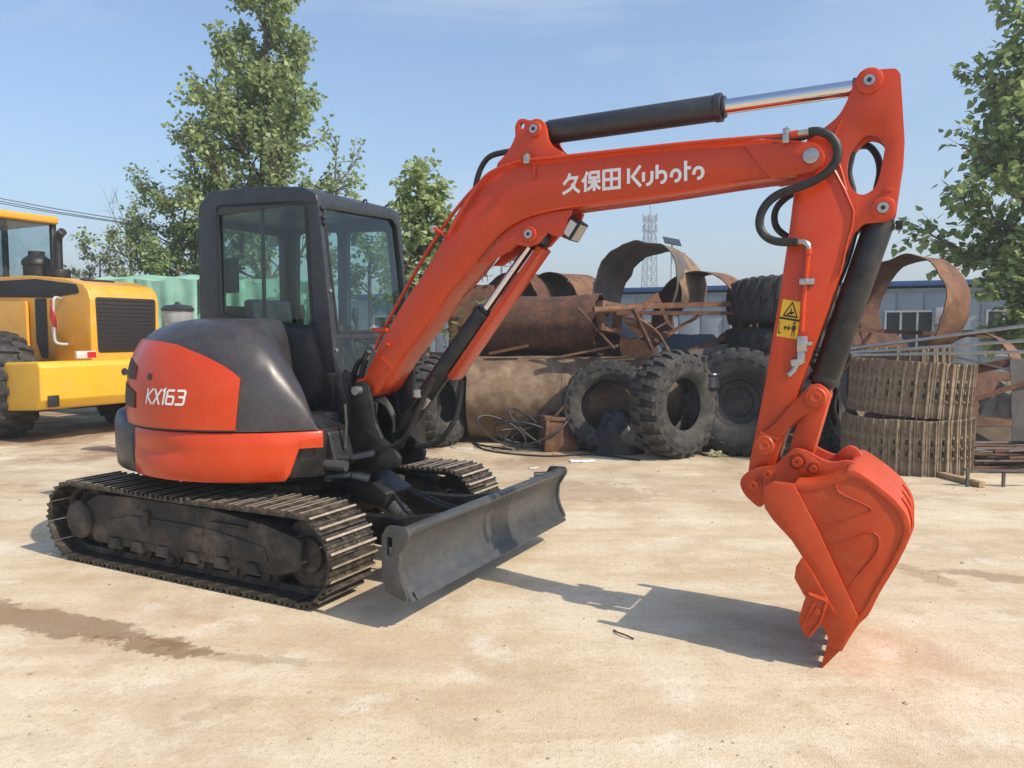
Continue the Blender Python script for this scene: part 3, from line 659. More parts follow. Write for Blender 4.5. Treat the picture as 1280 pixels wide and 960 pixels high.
# small weld brackets, studs and clamp blocks on the near side
for q0, q1 in (((1.038,-0.232,1.389), (1.117,-0.232,1.32)), ((1.085,-0.232,1.254), (1.171,-0.232,1.256))):
    b = MB(); b.bar(q0, q1, .012, .008, (0, 1, 0)); b.build('weld_tab', ORG, boom)
q = (1.099,-0.23,1.465); b = MB(); b.cyl((q[0], NF, q[2]), (q[0], NF - .02, q[2]), .013, n=12); b.build('stud', ORG, boom, bevel=.003)
q = (2.111,-0.23,2.446); b = MB(); b.bar((q[0], NF - .006, q[2] + .03), (q[0], NF - .006, q[2] - .05), .014, .012, (0, 1, 0)); b.build('weld_tab', ORG, boom)
def clamp(p, sz=(.034, .03, .05), ry=0, par=boom):
    b = MB(); b.box((0, 0, 0), sz); b.box((0, -sz[1] * .55, .25 * sz[2]), (sz[0] * .5, .008, sz[2] * .25)); b.box((0, 0, sz[2] * .55), (sz[0] * .3, sz[1] * .5, .012)); return b.build('pipe_clamp', ZINC, par, p, (0, ry, 0), bevel=.003)
clamp((2.071,-0.25,2.503)); clamp((3.444,-0.25,2.474), (.03, .03, .07))
clamp((1.423,-0.2,2.161), (.03, .05, .045), R(-35))
b = MB(); q0, q1 = (1.446,-0.235,2.165), (1.541,-0.235,2.103); b.cyl(q0, q1, .010, n=10); b.build('clamp_bracket', ORG, boom)
clamp((0.95,-0.18,1.565), (.04, .05, .03), R(-30)); b = MB(); b.bar((0.968,-0.22,1.559), (1.091,-0.235,1.559), .02, .022); b.build('clamp_bracket', ORG, boom)
# steel pipes along the boom back
for k, (dy, w) in enumerate(((-.245, .0), (-.165, .012), (-.06, .0))):
    if k == 0: pts = [(1.973,-0.245,2.492),(2.069,-0.245,2.5),(2.268,-0.245,2.497),(2.931,-0.245,2.494),(3.285,-0.245,2.485),(3.451,-0.245,2.478),(3.498,-0.245,2.476)]
    else: pts = [(x, dy, z + w) for x, _, z in [(0.942,-0.23,1.418),(1.001,-0.23,1.529),(1.188,-0.23,1.805),(1.355,-0.23,2.032),(1.494,-0.23,2.2),(1.622,-0.23,2.326),(1.704,-0.23,2.393),(1.789,-0.23,2.454)]]
    b = MB(); b.tube(smooth_path(pts, 5), .010 if k == 0 else .0115, 8); b.build('hydraulic_pipe', ORG, boom)
b = MB(); b.tube(smooth_path([(1.956,-0.25,2.488),(1.832,-0.25,2.451),(1.747,-0.25,2.382),(1.661,-0.25,2.274),(1.551,-0.25,2.124)], 4), .009, 8); b.build('hydraulic_pipe', ORG, boom)
b = MB(); b.tube(smooth_path([(1.672,-0.12,2.273),(1.662,-0.12,2.377),(1.678,-0.12,2.46),(1.717,-0.12,2.536),(1.782,-0.12,2.581),(1.935,-0.12,2.592),(2.053,-0.12,2.589)], 6), .017, 10); b.build('hydraulic_hose', RUBBER, boom)
for a_ in ((0.892,-0.165,1.416), (0.811,-0.06,1.412)):
    a_ = Vector(a_); b = MB(); b.tube(smooth_path([a_, a_ + Vector((-.03, 0, -.06)), a_ + Vector((-.06, -.01, -.20)), a_ + Vector((-.05, 0, -.42))]), .018, 10); b.build('hydraulic_hose', RUBBER, boom)
    b = MB(); d_ = Vector((.03, 0, .06)).normalized(); b.cyl(a_ - d_ * .05, a_ + d_ * .01, .017, n=6); b.build('hose_fitting', ZINC, boom)
q = (3.47,-0.25,2.478); b = MB(); b.cyl((3.462,-0.25,2.477), (3.498,-0.25,2.479), .018, n=10); b.build('hose_fitting', ORG, boom); b = MB(); b.cyl((3.498,-0.25,2.479), (3.544,-0.25,2.481), .015, n=6); b.build('hose_fitting', ZINC, boom)
b = MB(); b.cyl((3.265,-0.2,2.474), (3.337,-0.2,2.472), .010, n=8); b.build('hose_fitting', ZINC, boom)
b = MB(); b.tube(smooth_path([(3.334,-0.2,2.472),(3.445,-0.2,2.466),(3.518,-0.2,2.469),(3.564,-0.2,2.486)], 4), .013, 8); b.build('hydraulic_hose', RUBBER, boom)
# company lettering: Chinese characters then latin
LQ = [Vector(q) for q in [(2.277,2.292),(3.056,2.305),(2.277,2.413),(3.054,2.412)]]
def lt(x, y, z):
    f_ = x / 6.85; a = LQ[0].lerp(LQ[1], f_); c = LQ[2].lerp(LQ[3], f_); p = a.lerp(c, y); return (p.x, NF - .0012 - z, p.y)
gl = {}
gl['jiu'] = [[(.42, 1.0), (.30, .72), (.04, .48)], [(.30, .76), (.80, .76), (.66, .44), (.42, .2), (.0, .02)], [(.52, .48), (.72, .2), (.98, .02)]]
gl['bao'] = [[(.28, 1.0), (.18, .72), (.0, .50)], [(.18, .70), (.18, 0)], [(.42, .93), (.90, .93), (.90, .66), (.42, .66), (.42, .93)], [(.32, .47), (1.0, .47)], [(.66, .64), (.66, 0)], [(.62, .42), (.50, .22), (.30, .08)], [(.70, .42), (.82, .22), (1.0, .08)]]
gl['tian'] = [[(.06, .95), (.94, .95), (.94, .05), (.06, .05), (.06, 1.01)], [(.06, .50), (.94, .50)], [(.5, .95), (.5, .05)]]
b = MB()
for g_, x0, wd in (('jiu', .02, .90), ('bao', 1.03, .92), ('tian', 2.06, .88)):
    strokes(b, [[(x0 + px_ * wd, .04 + .90 * py_) for px_, py_ in pl] for pl in gl[g_]], lt, .142)
latin = [[(3.33, .90), (3.33, .20)], [(3.90, .97), (3.52, .50), (3.92, .03)],
         [(4.05, .66), (4.05, .22)], [(4.45, .67), (4.45, .34), (4.42, .20), (4.34, .11), (4.18, .06)],
         [(4.69, .93), (4.69, .28)], [(4.70, .56)] + arcp(4.90, .35, .20, .25, 120, -105, 12),
         arcp(5.55, .35, .20, .25, 195, -105, 14),
         [(6.00, .98), (6.00, .05)], [(6.05, .64), (6.24, .64)],
         arcp(6.57, .36, .20, .25, 195, -105, 14)]
strokes(b, latin, lt, .150)
tag(b.build('lettering', WHITE, boom, smooth=0), 'white company name in Chinese and latin letters on the boom')

# ---- boom cylinder
def cylinder(p0, p1, y, rb, rr, fr_, mat_b, name, eye=.045, par=ex, col=.012):
    p0, p1 = Vector((p0[0], y, p0[2])), Vector((p1[0], y, p1[2])); d = (p1 - p0).normalized(); L_ = (p1 - p0).length
    b = MB(); a = p0 + d * eye; e = p0 + d * (L_ * fr_)
    b.cyl(a, e, rb, n=32); b.cyl(e - d * .035, e, rb + col * .5, n=32); b.cyl(e, e + d * .018, rb * .82, n=28); b.cyl(a - d * .02, a + d * .012, rb * .9, n=28)
    b.cyl((p0.x, y - .055, p0.z), (p0.x, y + .055, p0.z), eye, n=24); o = b.build(name, mat_b, par, bevel=.003)
    b = MB(); b.cyl(e, p1 - d * .04, rr, n=28); b.build('piston_rod', CHROME, o)
    b = MB(); b.cyl((p1.x, y - .055, p1.z), (p1.x, y + .055, p1.z), eye, n=24); b.cyl(p1 - d * .075, p1, rr * 1.25, n=20); b.build('rod_end', mat_b, o, bevel=.003)
    return o, p0, p1, d
bc, c0, c1, cd = cylinder((1.048,-0.12,0.838), pl_, BY, .060, .027, .66, BLACK, 'boom_cylinder', .06)
nrm = Vector((cd.z, 0, -cd.x))                                    # towards the front/below
g0, g1 = c1 - cd * .03, c0 + cd * (c1 - c0).length * .38
b = MB(); h1, h2 = g0 + nrm * .080, g1 + nrm * .092
for yy, w2 in ((BY + .0, .15),):
    va = [Vector((h1.x, BY - .045, h1.z)), Vector((h1.x, BY + .085, h1.z)), Vector((h2.x, BY + .085, h2.z)), Vector((h2.x, BY - .045, h2.z))]
    b.add(va + [v + nrm * .010 for v in va], [(0, 1, 2, 3), (7, 6, 5, 4), (0, 4, 5, 1), (1, 5, 6, 2), (2, 6, 7, 3), (3, 7, 4, 0)])
    for s_ in (-1, 1):
        va = [Vector((h1.x, BY + .02 + s_ * .065, h1.z)), Vector((h2.x, BY + .02 + s_ * .065, h2.z))]
        b.add([va[0], va[1], va[1] - nrm * .03, va[0] - nrm * .03] + [q + Vector((0, -s_ * .008, 0)) for q in (va[0], va[1], va[1] - nrm * .03, va[0] - nrm * .03)], [(0, 1, 2, 3), (7, 6, 5, 4), (0, 4, 5, 1), (1, 5, 6, 2), (2, 6, 7, 3), (3, 7, 4, 0)])
b.build('rod_guard', ORG, bc, bevel=.003)
q = c0 + cd * .42; b = MB(); b.tube([q + Vector((0, -.075, 0)) - cd * .15, q + Vector((0, -.08, 0)) + cd * .1], .011, 8); b.build('oil_pipe', BLACK, bc)
b = MB(); b.box(q + Vector((-.02, -.075, 0)), (.05, .04, .05)); b.box(q + Vector((.03, -.08, -.06)), (.03, .04, .075), Matrix.Rotation(R(40), 3, 'Y')); b.build('hose_fitting', ZINC, bc, bevel=.004)
for pts in ([(1.063,-0.26,0.811),(1.149,-0.26,0.837),(1.247,-0.26,0.903),(1.319,-0.26,1.031),(1.391,-0.26,1.171),(1.444,-0.26,1.26)], [(1.208,-0.1,0.82),(1.293,-0.1,0.826),(1.395,-0.1,0.873),(1.484,-0.1,0.974),(1.531,-0.1,1.101),(1.549,-0.1,1.245)]):
    b = MB(); b.tube(smooth_path(pts), .017, 10); b.build('hydraulic_hose', RUBBER, ex)
for k in range(3):
    off = .016 * k; b = MB(); b.tube(smooth_path([(q_[0] - off * 1.4, q_[1] + .03 * k, q_[2] + off) for q_ in [(1.099,-0.19,0.912),(1.1,-0.19,0.988),(1.039,-0.19,1.077),(0.951,-0.19,1.109),(0.912,-0.19,1.066)]]), .013, 8); b.build('hydraulic_hose', RUBBER, ex)
b = MB(); b.plate(fillet([(0.984,1.333),(1.112,1.351),(1.096,0.993),(0.999,0.946),(0.976,1.147)], .02), .02, .05); b.build('bracket_plate', CHAR, ex, bevel=.004)

# ---- arm cylinder
cylinder(pa, pd, BY, .066, .0375, .597, CHAR, 'arm_cylinder', .05, ex)

# ---- arm
AH = .09; AN = BY - AH
av = [(3.49,2.32),(3.653,2.312),(3.745,2.105),(3.724,1.974),(3.694,1.815),(3.632,1.609),(3.525,1.273),(3.446,0.974),(3.4,0.819),(3.359,0.759),(3.309,0.762),(3.288,0.809),(3.298,0.899),(3.36,1.268),(3.426,1.746),(3.46,2.026),(3.475,2.177)]
b = MB(); b.plate(fillet(av, [.05, .03, .03, .1, .1, .1, .1, .05, .04, .04, .04, .04, .05, .1, .1, .1, .03]), AN, BY + AH); arm = b.build('arm', ORG, ex, bevel=.010, seg=2, smooth=40, ang=40)
ab = smooth_path([(3.535,2.467),(3.609,2.507),(3.67,2.558),(3.706,2.626),(3.728,2.692)], 3) + fillet([(3.731,2.706),(3.761,2.738),(3.801,2.742),(3.903,2.734),(3.922,2.707),(3.946,2.435),(3.944,2.321),(3.924,2.141),(3.919,2.08),(3.887,2.049),(3.844,2.048),(3.79,2.048),(3.75,2.006),(3.712,1.901),(3.654,1.978),(3.54,2.287),(3.501,2.384)], [.03, .05, .05, .03, .03, .1, .1, .1, .06, .06, .04, .05, .05, 0, 0, 0, .05])
ah = smooth_path([(3.753,2.421),(3.779,2.443),(3.806,2.451),(3.843,2.436),(3.867,2.401),(3.865,2.362),(3.851,2.269),(3.833,2.213),(3.803,2.186),(3.769,2.182),(3.734,2.214),(3.712,2.282),(3.717,2.351),(3.73,2.39)], 3, True)
b = MB(); b.plate(ab, BY - .078, BY - .045, [ah]); b.plate(ab, BY + .045, BY + .078, [ah]); b.build('arm_bracket', ORG, arm, bevel=.004, smooth=40, ang=40)
rim = smooth_path([(3.681,-0.2,2.531),(3.655,-0.2,2.468),(3.657,-0.2,2.387),(3.684,-0.2,2.303),(3.711,-0.2,2.205)], 4)
b = MB(); b.tube([(x, BY - .080, z) for x, _, z in rim], .006, 6); b.build('weld_seam', ORG, arm)
b = MB(); b.tube([(x, BY - .0905, z) for x, _, z in smooth_path([(3.653,-0.21,2.308),(3.745,-0.21,2.105),(3.724,-0.21,1.974),(3.694,-0.21,1.815)], 2)], .006, 6); b.build('weld_seam', ORG, arm)
pinboss(pd, BY - .078, BY + .09, .058, arm); pe = (3.869,-0.2,2.112); pinboss(pe, BY - .078, BY + .09, .052, arm)
q = (3.886,-0.2,2.194); b = MB(); b.box((q[0], BY - .082, q[2]), (.035, .02, .022)); b.build('weld_tab', ORG, arm, bevel=.004)
bk, k0, k1, kd = cylinder(pe, (3.606,-0.21,1.233), BY, .066, .034, .93, BLACK, 'bucket_cylinder', .05, ex)
for t_, s_ in ((.33, 1), (.62, 1)):
    q = k0 + kd * (k1 - k0).length * t_; b = MB(); b.cyl(q + Vector((0, -.066, 0)), q + Vector((0, -.085, 0)), .018, n=12); b.cyl(q + Vector((0, -.085, 0)), q + Vector((0, -.095, 0)), .010, n=6); b.build('port_plug', BLACK, bk, bevel=.003)
sd = Vector((kd.z, 0, -kd.x)); 
if sd.x > 0: sd = -sd
a_ = k0 + kd * .02 + sd * .09; L_ = (k1 - k0).length
b = MB(); b.tube(smooth_path([a_ + sd * .02 - kd * .02, a_ + kd * .14 + sd * .0, a_ + kd * .25 - sd * .005, a_ + kd * .36]), .018, 10); b.build('hydraulic_hose', RUBBER, bk)
b = MB(); b.cyl(a_ + kd * .24, a_ + kd * .30, .021, n=6); b.build('hose_fitting', ZINC, bk)
b = MB(); b.tube([a_ + kd * .36, a_ + kd * .74, a_ + kd * .78 - sd * .03], .012, 8); b.build('oil_pipe', BLACK, bk)
q = k0 + kd * .05 - sd * .085; b = MB(); b.box(q, (.03, .05, .04)); b.build('port_plug', BLACK, bk, bevel=.004)
# pipe, valve and clamp on the side of the arm
def onarm(s): return [(x, AN - .018, z) for x, _, z in s]
pp = onarm([(3.552,-0.228,1.913),(3.544,-0.228,1.792),(3.536,-0.228,1.678),(3.532,-0.228,1.548)])
b = MB(); b.tube(pp, .013, 10); b.build('hydraulic_pipe', ORG, arm)
b = MB(); b.cyl(pp[0], (pp[0][0], pp[0][1], pp[0][2] + .025), .019, n=10); b.build('hose_fitting', ORG, arm)
b = MB(); b.tube(smooth_path(onarm([(3.552,-0.228,1.928),(3.551,-0.228,1.955),(3.533,-0.228,1.971),(3.504,-0.228,1.976)]), 4), .014, 10); b.build('hose_fitting', ZINC, arm)
q = onarm([(3.551,-0.228,1.784)])[0]; b = MB(); b.box(q, (.068, .036, .030)); b.cyl((q[0], q[1] - .018, q[2]), (q[0], q[1] - .026, q[2]), .011, n=6); b.build('pipe_clamp', ZINC, arm, bevel=.004)
q = onarm([(3.537,-0.228,1.487)])[0]; b = MB(); b.box((q[0], q[1], q[2]), (.046, .04, .075)); b.box((q[0] - .004, q[1], q[2] - .065), (.034, .034, .06)); b.cyl((q[0] + .02, q[1], q[2]), (q[0] + .045, q[1], q[2]), .012, n=8); b.build('shut_off_valve', ZINC, arm, bevel=.004)
q = onarm([(3.513,-0.228,1.398)])[0]; b = MB(); b.box(q, (.05, .04, .032), Matrix.Rotation(R(-10), 3, 'Y')); b.tube([(q[0], q[1], q[2] - .01), (q[0] - .012, q[1], q[2] - .04), (q[0] - .035, q[1], q[2] - .065)], [.016, .015, .018], 8); b.build('hose_fitting', ZINC, arm, bevel=.003)
# warning plate
wq = [Vector(p) for p in [(3.414,1.525),(3.507,1.509),(3.44,1.704),(3.534,1.686)]]
def wm(x, y, z): a = wq[0].lerp(wq[1], x).lerp(wq[2].lerp(wq[3], x), y); return (a.x, AN - .0006 - z, a.y)
b = MB(); b.add([wm(0, 0, .0012), wm(1, 0, .0012), wm(1, 1, .0012), wm(0, 1, .0012), wm(0, 0, 0), wm(1, 0, 0), wm(1, 1, 0), wm(0, 1, 0)], [(0, 1, 2, 3), (0, 4, 5, 1), (1, 5, 6, 2), (2, 6, 7, 3), (3, 7, 4, 0)])
wp = tag(b.build('warning_plate', YEL, arm, smooth=0), 'yellow keep-clear warning sticker with two pictograms')
b = MB(); w3 = lambda x, y, z: wm(x, y, .0016 + z)
strokes(b, [[(.16, .58), (.84, .58), (.5, .95), (.16, .58)], [(.34, .63), (.66, .70)], [(.44, .70), (.58, .64)], [(.5, .70), (.5, .80)], [(0.0, .5), (1.0, .5)]], w3, .055)
strokes(b, [[(.30, .26), (.58, .26)], [(.30, .26), (.38, .32)], [(.30, .26), (.38, .20)], [(.58, .26), (.50, .32)], [(.58, .26), (.50, .20)], [(.06, .40), (.06, .10), (.2, .10)], [(.66, .28), (.90, .28)], [(.72, .06), (.76, .24)], [(.86, .06), (.82, .24)]], w3, .035, z0=.002)
strokes(b, [[(.78, .20), (.78, .36)]], w3, .13, z0=.006); strokes(b, [[(.78, .385), (.78, .455)]], w3, .09, z0=.0065)
b.build('pictogram', INK, wp, smooth=0)
# looping hoses at the boom end
for pts, r_ in (([(3.547,-0.275,2.475),(3.586,-0.275,2.474),(3.635,-0.275,2.45),(3.667,-0.275,2.407),(3.675,-0.275,2.359),(3.662,-0.275,2.317),(3.625,-0.275,2.277),(3.567,-0.275,2.245),(3.497,-0.275,2.222),(3.425,-0.275,2.201),(3.371,-0.275,2.164),(3.339,-0.275,2.11),(3.336,-0.275,2.049),(3.367,-0.275,2.001),(3.419,-0.275,1.976),(3.51,-0.275,1.967)], .0205), ([(3.632,-0.06,2.36),(3.568,-0.06,2.301),(3.499,-0.06,2.253),(3.431,-0.06,2.219),(3.383,-0.06,2.175),(3.368,-0.06,2.12),(3.385,-0.06,2.063),(3.436,-0.06,2.017)], .017), ([(3.742,-0.03,2.439),(3.792,-0.03,2.434),(3.831,-0.03,2.38),(3.844,-0.03,2.308),(3.832,-0.03,2.23)], .017), ([(3.726,-0.1,2.4),(3.711,-0.1,2.307),(3.731,-0.1,2.219),(3.734,-0.1,2.128)], .016)):
    b = MB(); b.tube(smooth_path(pts, 5), r_, 10); b.build('hydraulic_hose', RUBBER, arm)

# ---- bucket linkage
jp = (3.606,-0.24,1.235); ap = (3.375,-0.24,0.989); kp = (3.528,-0.24,0.917)
cl = smooth_path([(3.618,1.297),(3.576,1.288),(3.544,1.249),(3.48,1.176),(3.418,1.095),(3.359,1.04),(3.333,0.986),(3.349,0.943),(3.391,0.942),(3.421,0.976),(3.457,1.034),(3.518,1.112),(3.579,1.157),(3.628,1.175),(3.656,1.222),(3.651,1.271)], 3, True)
for s_ in (-1, 1):
    b = MB(); y = BY + s_ * .118; b.plate(cl, y - .016, y + .016); lk = b.build('side_link', BUCKETP, arm, bevel=.005, smooth=40)
    if s_ < 0:
        for p_ in (jp, ap):
            b = MB(); b.lathe([(.050, y - .016), (.050, y - .034), (.044, y - .040), (.026, y - .040), (.024, y - .046), (.010, y - .046), (.0, y - .040)], 26, 'y', (p_[0], 0, p_[2])); b.build('pin_boss', BUCKETP, lk, smooth=40)
        q = Vector(ap); b = MB(); b.bar((q.x - .02, y - .022, q.z + .06), (q.x + .07, y - .022, q.z + .035), .012, .02, (0, 1, 0)); b.build('weld_tab', BUCKETP, lk)
b = MB(); dl_ = (Vector(kp) - Vector(jp)); px_ = Vector((dl_.z, 0, -dl_.x)).normalized()
J, K = Vector(jp), Vector(kp)
pr = [J + px_ * .055, K + px_ * .055, K - px_ * .055, J - px_ * .055]
b.plate([(v.x, v.z) for v in pr], BY - .080, BY + .080); b.cyl((J.x, BY - .088, J.z), (J.x, BY + .088, J.z), .056, n=24); b.cyl((K.x, BY - .088, K.z), (K.x, BY + .088, K.z), .056, n=24)
b.build('bucket_link', BUCKETP, arm, bevel=.006, smooth=40)

# ---- bucket
BN, BF = -.462, .222
side = [(3.417,0.734),(3.412,0.821),(3.454,0.851),(3.542,0.848),(3.638,0.86),(3.738,0.902),(3.763,0.922),(3.803,0.921),(3.868,0.881),(3.949,0.818),(3.998,0.759),(4.018,0.698),(4.013,0.652),(3.976,0.545),(3.907,0.399),(3.865,0.294),(3.831,0.248),(3.793,0.178),(3.759,0.102),(3.704,0.125),(3.706,0.159),(3.678,0.217),(3.662,0.293),(3.64,0.375),(3.614,0.457),(3.595,0.507),(3.541,0.586),(3.458,0.67)]
shell = [(3.542,0.848),(3.638,0.86),(3.738,0.905),(3.77,0.929),(3.809,0.926),(3.875,0.885),(3.955,0.822),(4.004,0.763),(4.024,0.699),(4.019,0.649),(3.982,0.542),(3.914,0.396),(3.872,0.291),(3.837,0.245),(3.8,0.176),(3.765,0.099)]
sh_in = [(3.536,0.821),(3.639,0.831),(3.745,0.877),(3.777,0.898),(3.807,0.893),(3.862,0.859),(3.937,0.799),(3.979,0.747),(3.996,0.696),(3.991,0.653),(3.957,0.553),(3.891,0.41),(3.849,0.309),(3.814,0.263),(3.776,0.194),(3.738,0.12)]
b = MB(); so_, si_ = smooth_path(shell, 4), smooth_path(sh_in, 4)
b.plate(so_ + si_[::-1], BN - .004, BF + .004); bucket = b.build('bucket', BUCKETP, ex, bevel=.004, smooth=40)
for y in (BN, BF):
    b = MB(); s_ = 1 if y < 0 else -1
    b.plate(side, y + s_ * .002, y + s_ * .020); b.build('side_plate', BUCKETP, bucket, bevel=.003, smooth=40)
# thick side cutting strip, pressed ribs
strip = fillet([(3.418,0.727),(3.412,0.821),(3.454,0.851),(3.546,0.847),(3.65,0.656),(3.714,0.52),(3.781,0.38),(3.83,0.278),(3.793,0.18),(3.759,0.103),(3.704,0.126),(3.707,0.16),(3.678,0.218),(3.663,0.294),(3.64,0.376),(3.614,0.458),(3.595,0.508),(3.541,0.587),(3.458,0.671)], .006)
for y, s_ in ((BN, -1), (BF, 1)):
    b = MB(); b.plate(strip, y + s_ * .001, y + s_ * .016); b.build('side_strip', BUCKETP, bucket, bevel=.004)
for pts in ([(3.731,0.894),(3.722,0.861),(3.74,0.826),(3.806,0.797),(3.862,0.774),(3.865,0.756),(3.84,0.743),(3.657,0.646)], [(3.696,0.573),(3.746,0.598),(3.855,0.658),(3.887,0.659),(3.904,0.632),(3.893,0.57),(3.816,0.451),(3.788,0.392)]):
    b = MB(); b.tube([(p[0], BN - .002, p[1]) for p in smooth_path(pts, 4)], .0035, 6); b.build('pressed_rib', BUCKETP, bucket, smooth=60)
# side cutters
sc = fillet([(3.59,0.519),(3.564,0.47),(3.558,0.417),(3.598,0.348),(3.626,0.315),(3.701,0.298),(3.742,0.275),(3.686,0.369),(3.64,0.448)], .012)
sb = fillet([(3.618,0.364),(3.701,0.344),(3.704,0.322),(3.68,0.225),(3.631,0.149),(3.61,0.157),(3.58,0.223),(3.602,0.313)], .008)
for y, s_ in ((BN, -1), (BF, 1)):
    b = MB(); b.plate(sc, y, y + s_ * .024); b.build('side_cutter', BUCKETP, bucket, bevel=.004)
    b = MB(); b.plate(sb, y + s_ * .002, y + s_ * .034); o = b.build('side_cutter', BUCKETP, bucket, bevel=.005)
    q = [(p[0], y + s_ * .036, p[2]) for p in [(3.623,-0.49,0.355),(3.698,-0.49,0.334),(3.677,-0.49,0.238),(3.631,-0.49,0.166)]]
    b = MB(); b.tube(q, .007, 6); b.tube([(p[0], y + s_ * .036, p[2]) for p in [(3.647,-0.49,0.322),(3.602,-0.49,0.202)]], .008, 6)
    q2 = (3.662,-0.49,0.28); b.cyl((q2[0], y + s_ * .03, q2[2]), (q2[0], y + s_ * .048, q2[2]), .016, n=6); b.build('cutter_bolt', BUCKETP, o)
# teeth
tp = [(3.704,0.128),(3.765,0.11),(3.673,-0.017)]; lip = [(3.71,0.159),(3.784,0.166),(3.765,0.103),(3.704,0.121)]
for k in range(5):
    y0 = BN + .005 + (BF - BN - .10) * k / 4
    b = MB(); A, B_, C_ = [Vector((p[0], 0, p[1])) for p in tp]
    vs = []
    for p_, wd in ((A, .09), (B_, .09), (C_, .066)):
        for s_ in (-.5, .5): vs.append((p_.x, y0 + .045 + s_ * wd, p_.z))
    b.add(vs, [(0, 1, 3, 2), (2, 3, 5, 4), (4, 5, 1, 0), (0, 2, 4), (1, 5, 3)]); b.build('tooth', BUCKETP, bucket, bevel=.004)
b = MB(); b.plate(lip, BN, BF); b.build('cutting_lip', BUCKETP, bucket, bevel=.003)
# wear ribs round the heel
for y in (-.30, -.12, .06):
    i0, i1 = len(so_) * 7 // 16, len(so_) * 11 // 16
    b = MB(); b.tube([(p[0] + .004, y, p[1] + .002) for p in so_[i0:i1]], .012, 6); b.build('wear_strip', BUCKETP, bucket)
# ears
er = smooth_path([(3.263,0.795),(3.289,0.842),(3.347,0.875),(3.43,0.898),(3.485,0.957),(3.521,0.983),(3.569,0.975),(3.623,0.948),(3.684,0.929),(3.751,0.942),(3.796,0.927),(3.776,0.879),(3.687,0.826),(3.58,0.785),(3.452,0.749),(3.389,0.703),(3.359,0.679),(3.319,0.704),(3.28,0.744)], 3, True)
for s_ in (-1, 1):
    y = BY + s_ * .125; b = MB(); b.plate(er, y - .015, y + .015); e_ = b.build('bucket_ear', BUCKETP, bucket, bevel=.004, smooth=40)
    if s_ < 0:
        for p_, r_ in (((3.331,-0.26,0.789), .040), ((3.396,-0.26,0.849), .034), ((3.532,-0.26,0.921), .040), ((3.605,-0.26,0.893), .030)):
            b = MB(); b.lathe([(r_, y - .013), (r_, y - .022), (r_ * .62, y - .022), (r_ * .58, y - .038), (r_ * .2, y - .038), (r_ * .15, y - .030), (0, y - .030)], 22, 'y', (p_[0], 0, p_[2])); b.build('pin', BUCKETP, e_, smooth=40)
        b = MB(); b.plate(fillet([(3.491,0.953),(3.542,0.98),(3.63,0.924),(3.638,0.879),(3.603,0.853),(3.53,0.87),(3.492,0.898)], .02), y - .022, y - .014); b.build('boss_plate', BUCKETP, e_, bevel=.003)
hk = smooth_path([(3.686,0.922),(3.707,0.956),(3.744,0.979),(3.781,0.965),(3.8,0.922),(3.739,0.877)], 3, True)
b = MB(); b.plate(hk, BY + .10, BY + .14); b.build('lifting_hook', BUCKETP, bucket, bevel=.006)

# ================================================================ scrap heap behind the excavator
RUST = mat('rust_brown', (.17, .075, .038), .85, var=.8, scale=3.2, col2=(.055, .026, .017), bump=.35, bscale=26, dust=((.30, .17, .09), .7, 5))
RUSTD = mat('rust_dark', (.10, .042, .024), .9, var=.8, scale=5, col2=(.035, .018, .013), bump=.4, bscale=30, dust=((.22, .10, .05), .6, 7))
RUSTT = mat('rust_tan', (.175, .108, .060), .75, var=.85, scale=2.0, col2=(.080, .044, .025), bump=.25, bscale=24, dust=((.36, .28, .18), .75, 3.2))
GREYST = mat('grey_scale_steel', (.11, .105, .10), .7, metal=.2, var=.6, scale=5, col2=(.05, .045, .04), bump=.3, bscale=30, dust=((.22, .13, .08), .5, 6))
TYRE = mat('tyre_rubber', (.018, .018, .019), .75, var=.5, scale=9, bump=.25, bscale=40, dust=((.10, .09, .08), .55, 5))
TYRED = mat('tyre_rubber_dusty', (.026, .025, .024), .8, var=.5, scale=8, bump=.25, bscale=40, dust=((.17, .15, .12), .6, 5))
SHOEST = mat('old_shoe_steel', (.30, .235, .16), .8, metal=.05, var=.8, scale=9, col2=(.15, .105, .068), bump=.3, bscale=40, dust=((.46, .38, .27), .7, 9))
BARST = mat('bare_bar', (.42, .42, .42), .35, metal=.7, var=.4, scale=12)
WOOD = mat('split_wood', (.42, .29, .15), .8, var=.6, scale=12, bump=.3, bscale=50)
SHEET = mat('black_plastic', (.012, .013, .015), .45, var=.4, scale=6, bump=.5, bscale=12)
BLUESH = mat('blue_sheet', (.03, .045, .075), .5, var=.5, scale=4, bump=.3, bscale=10)

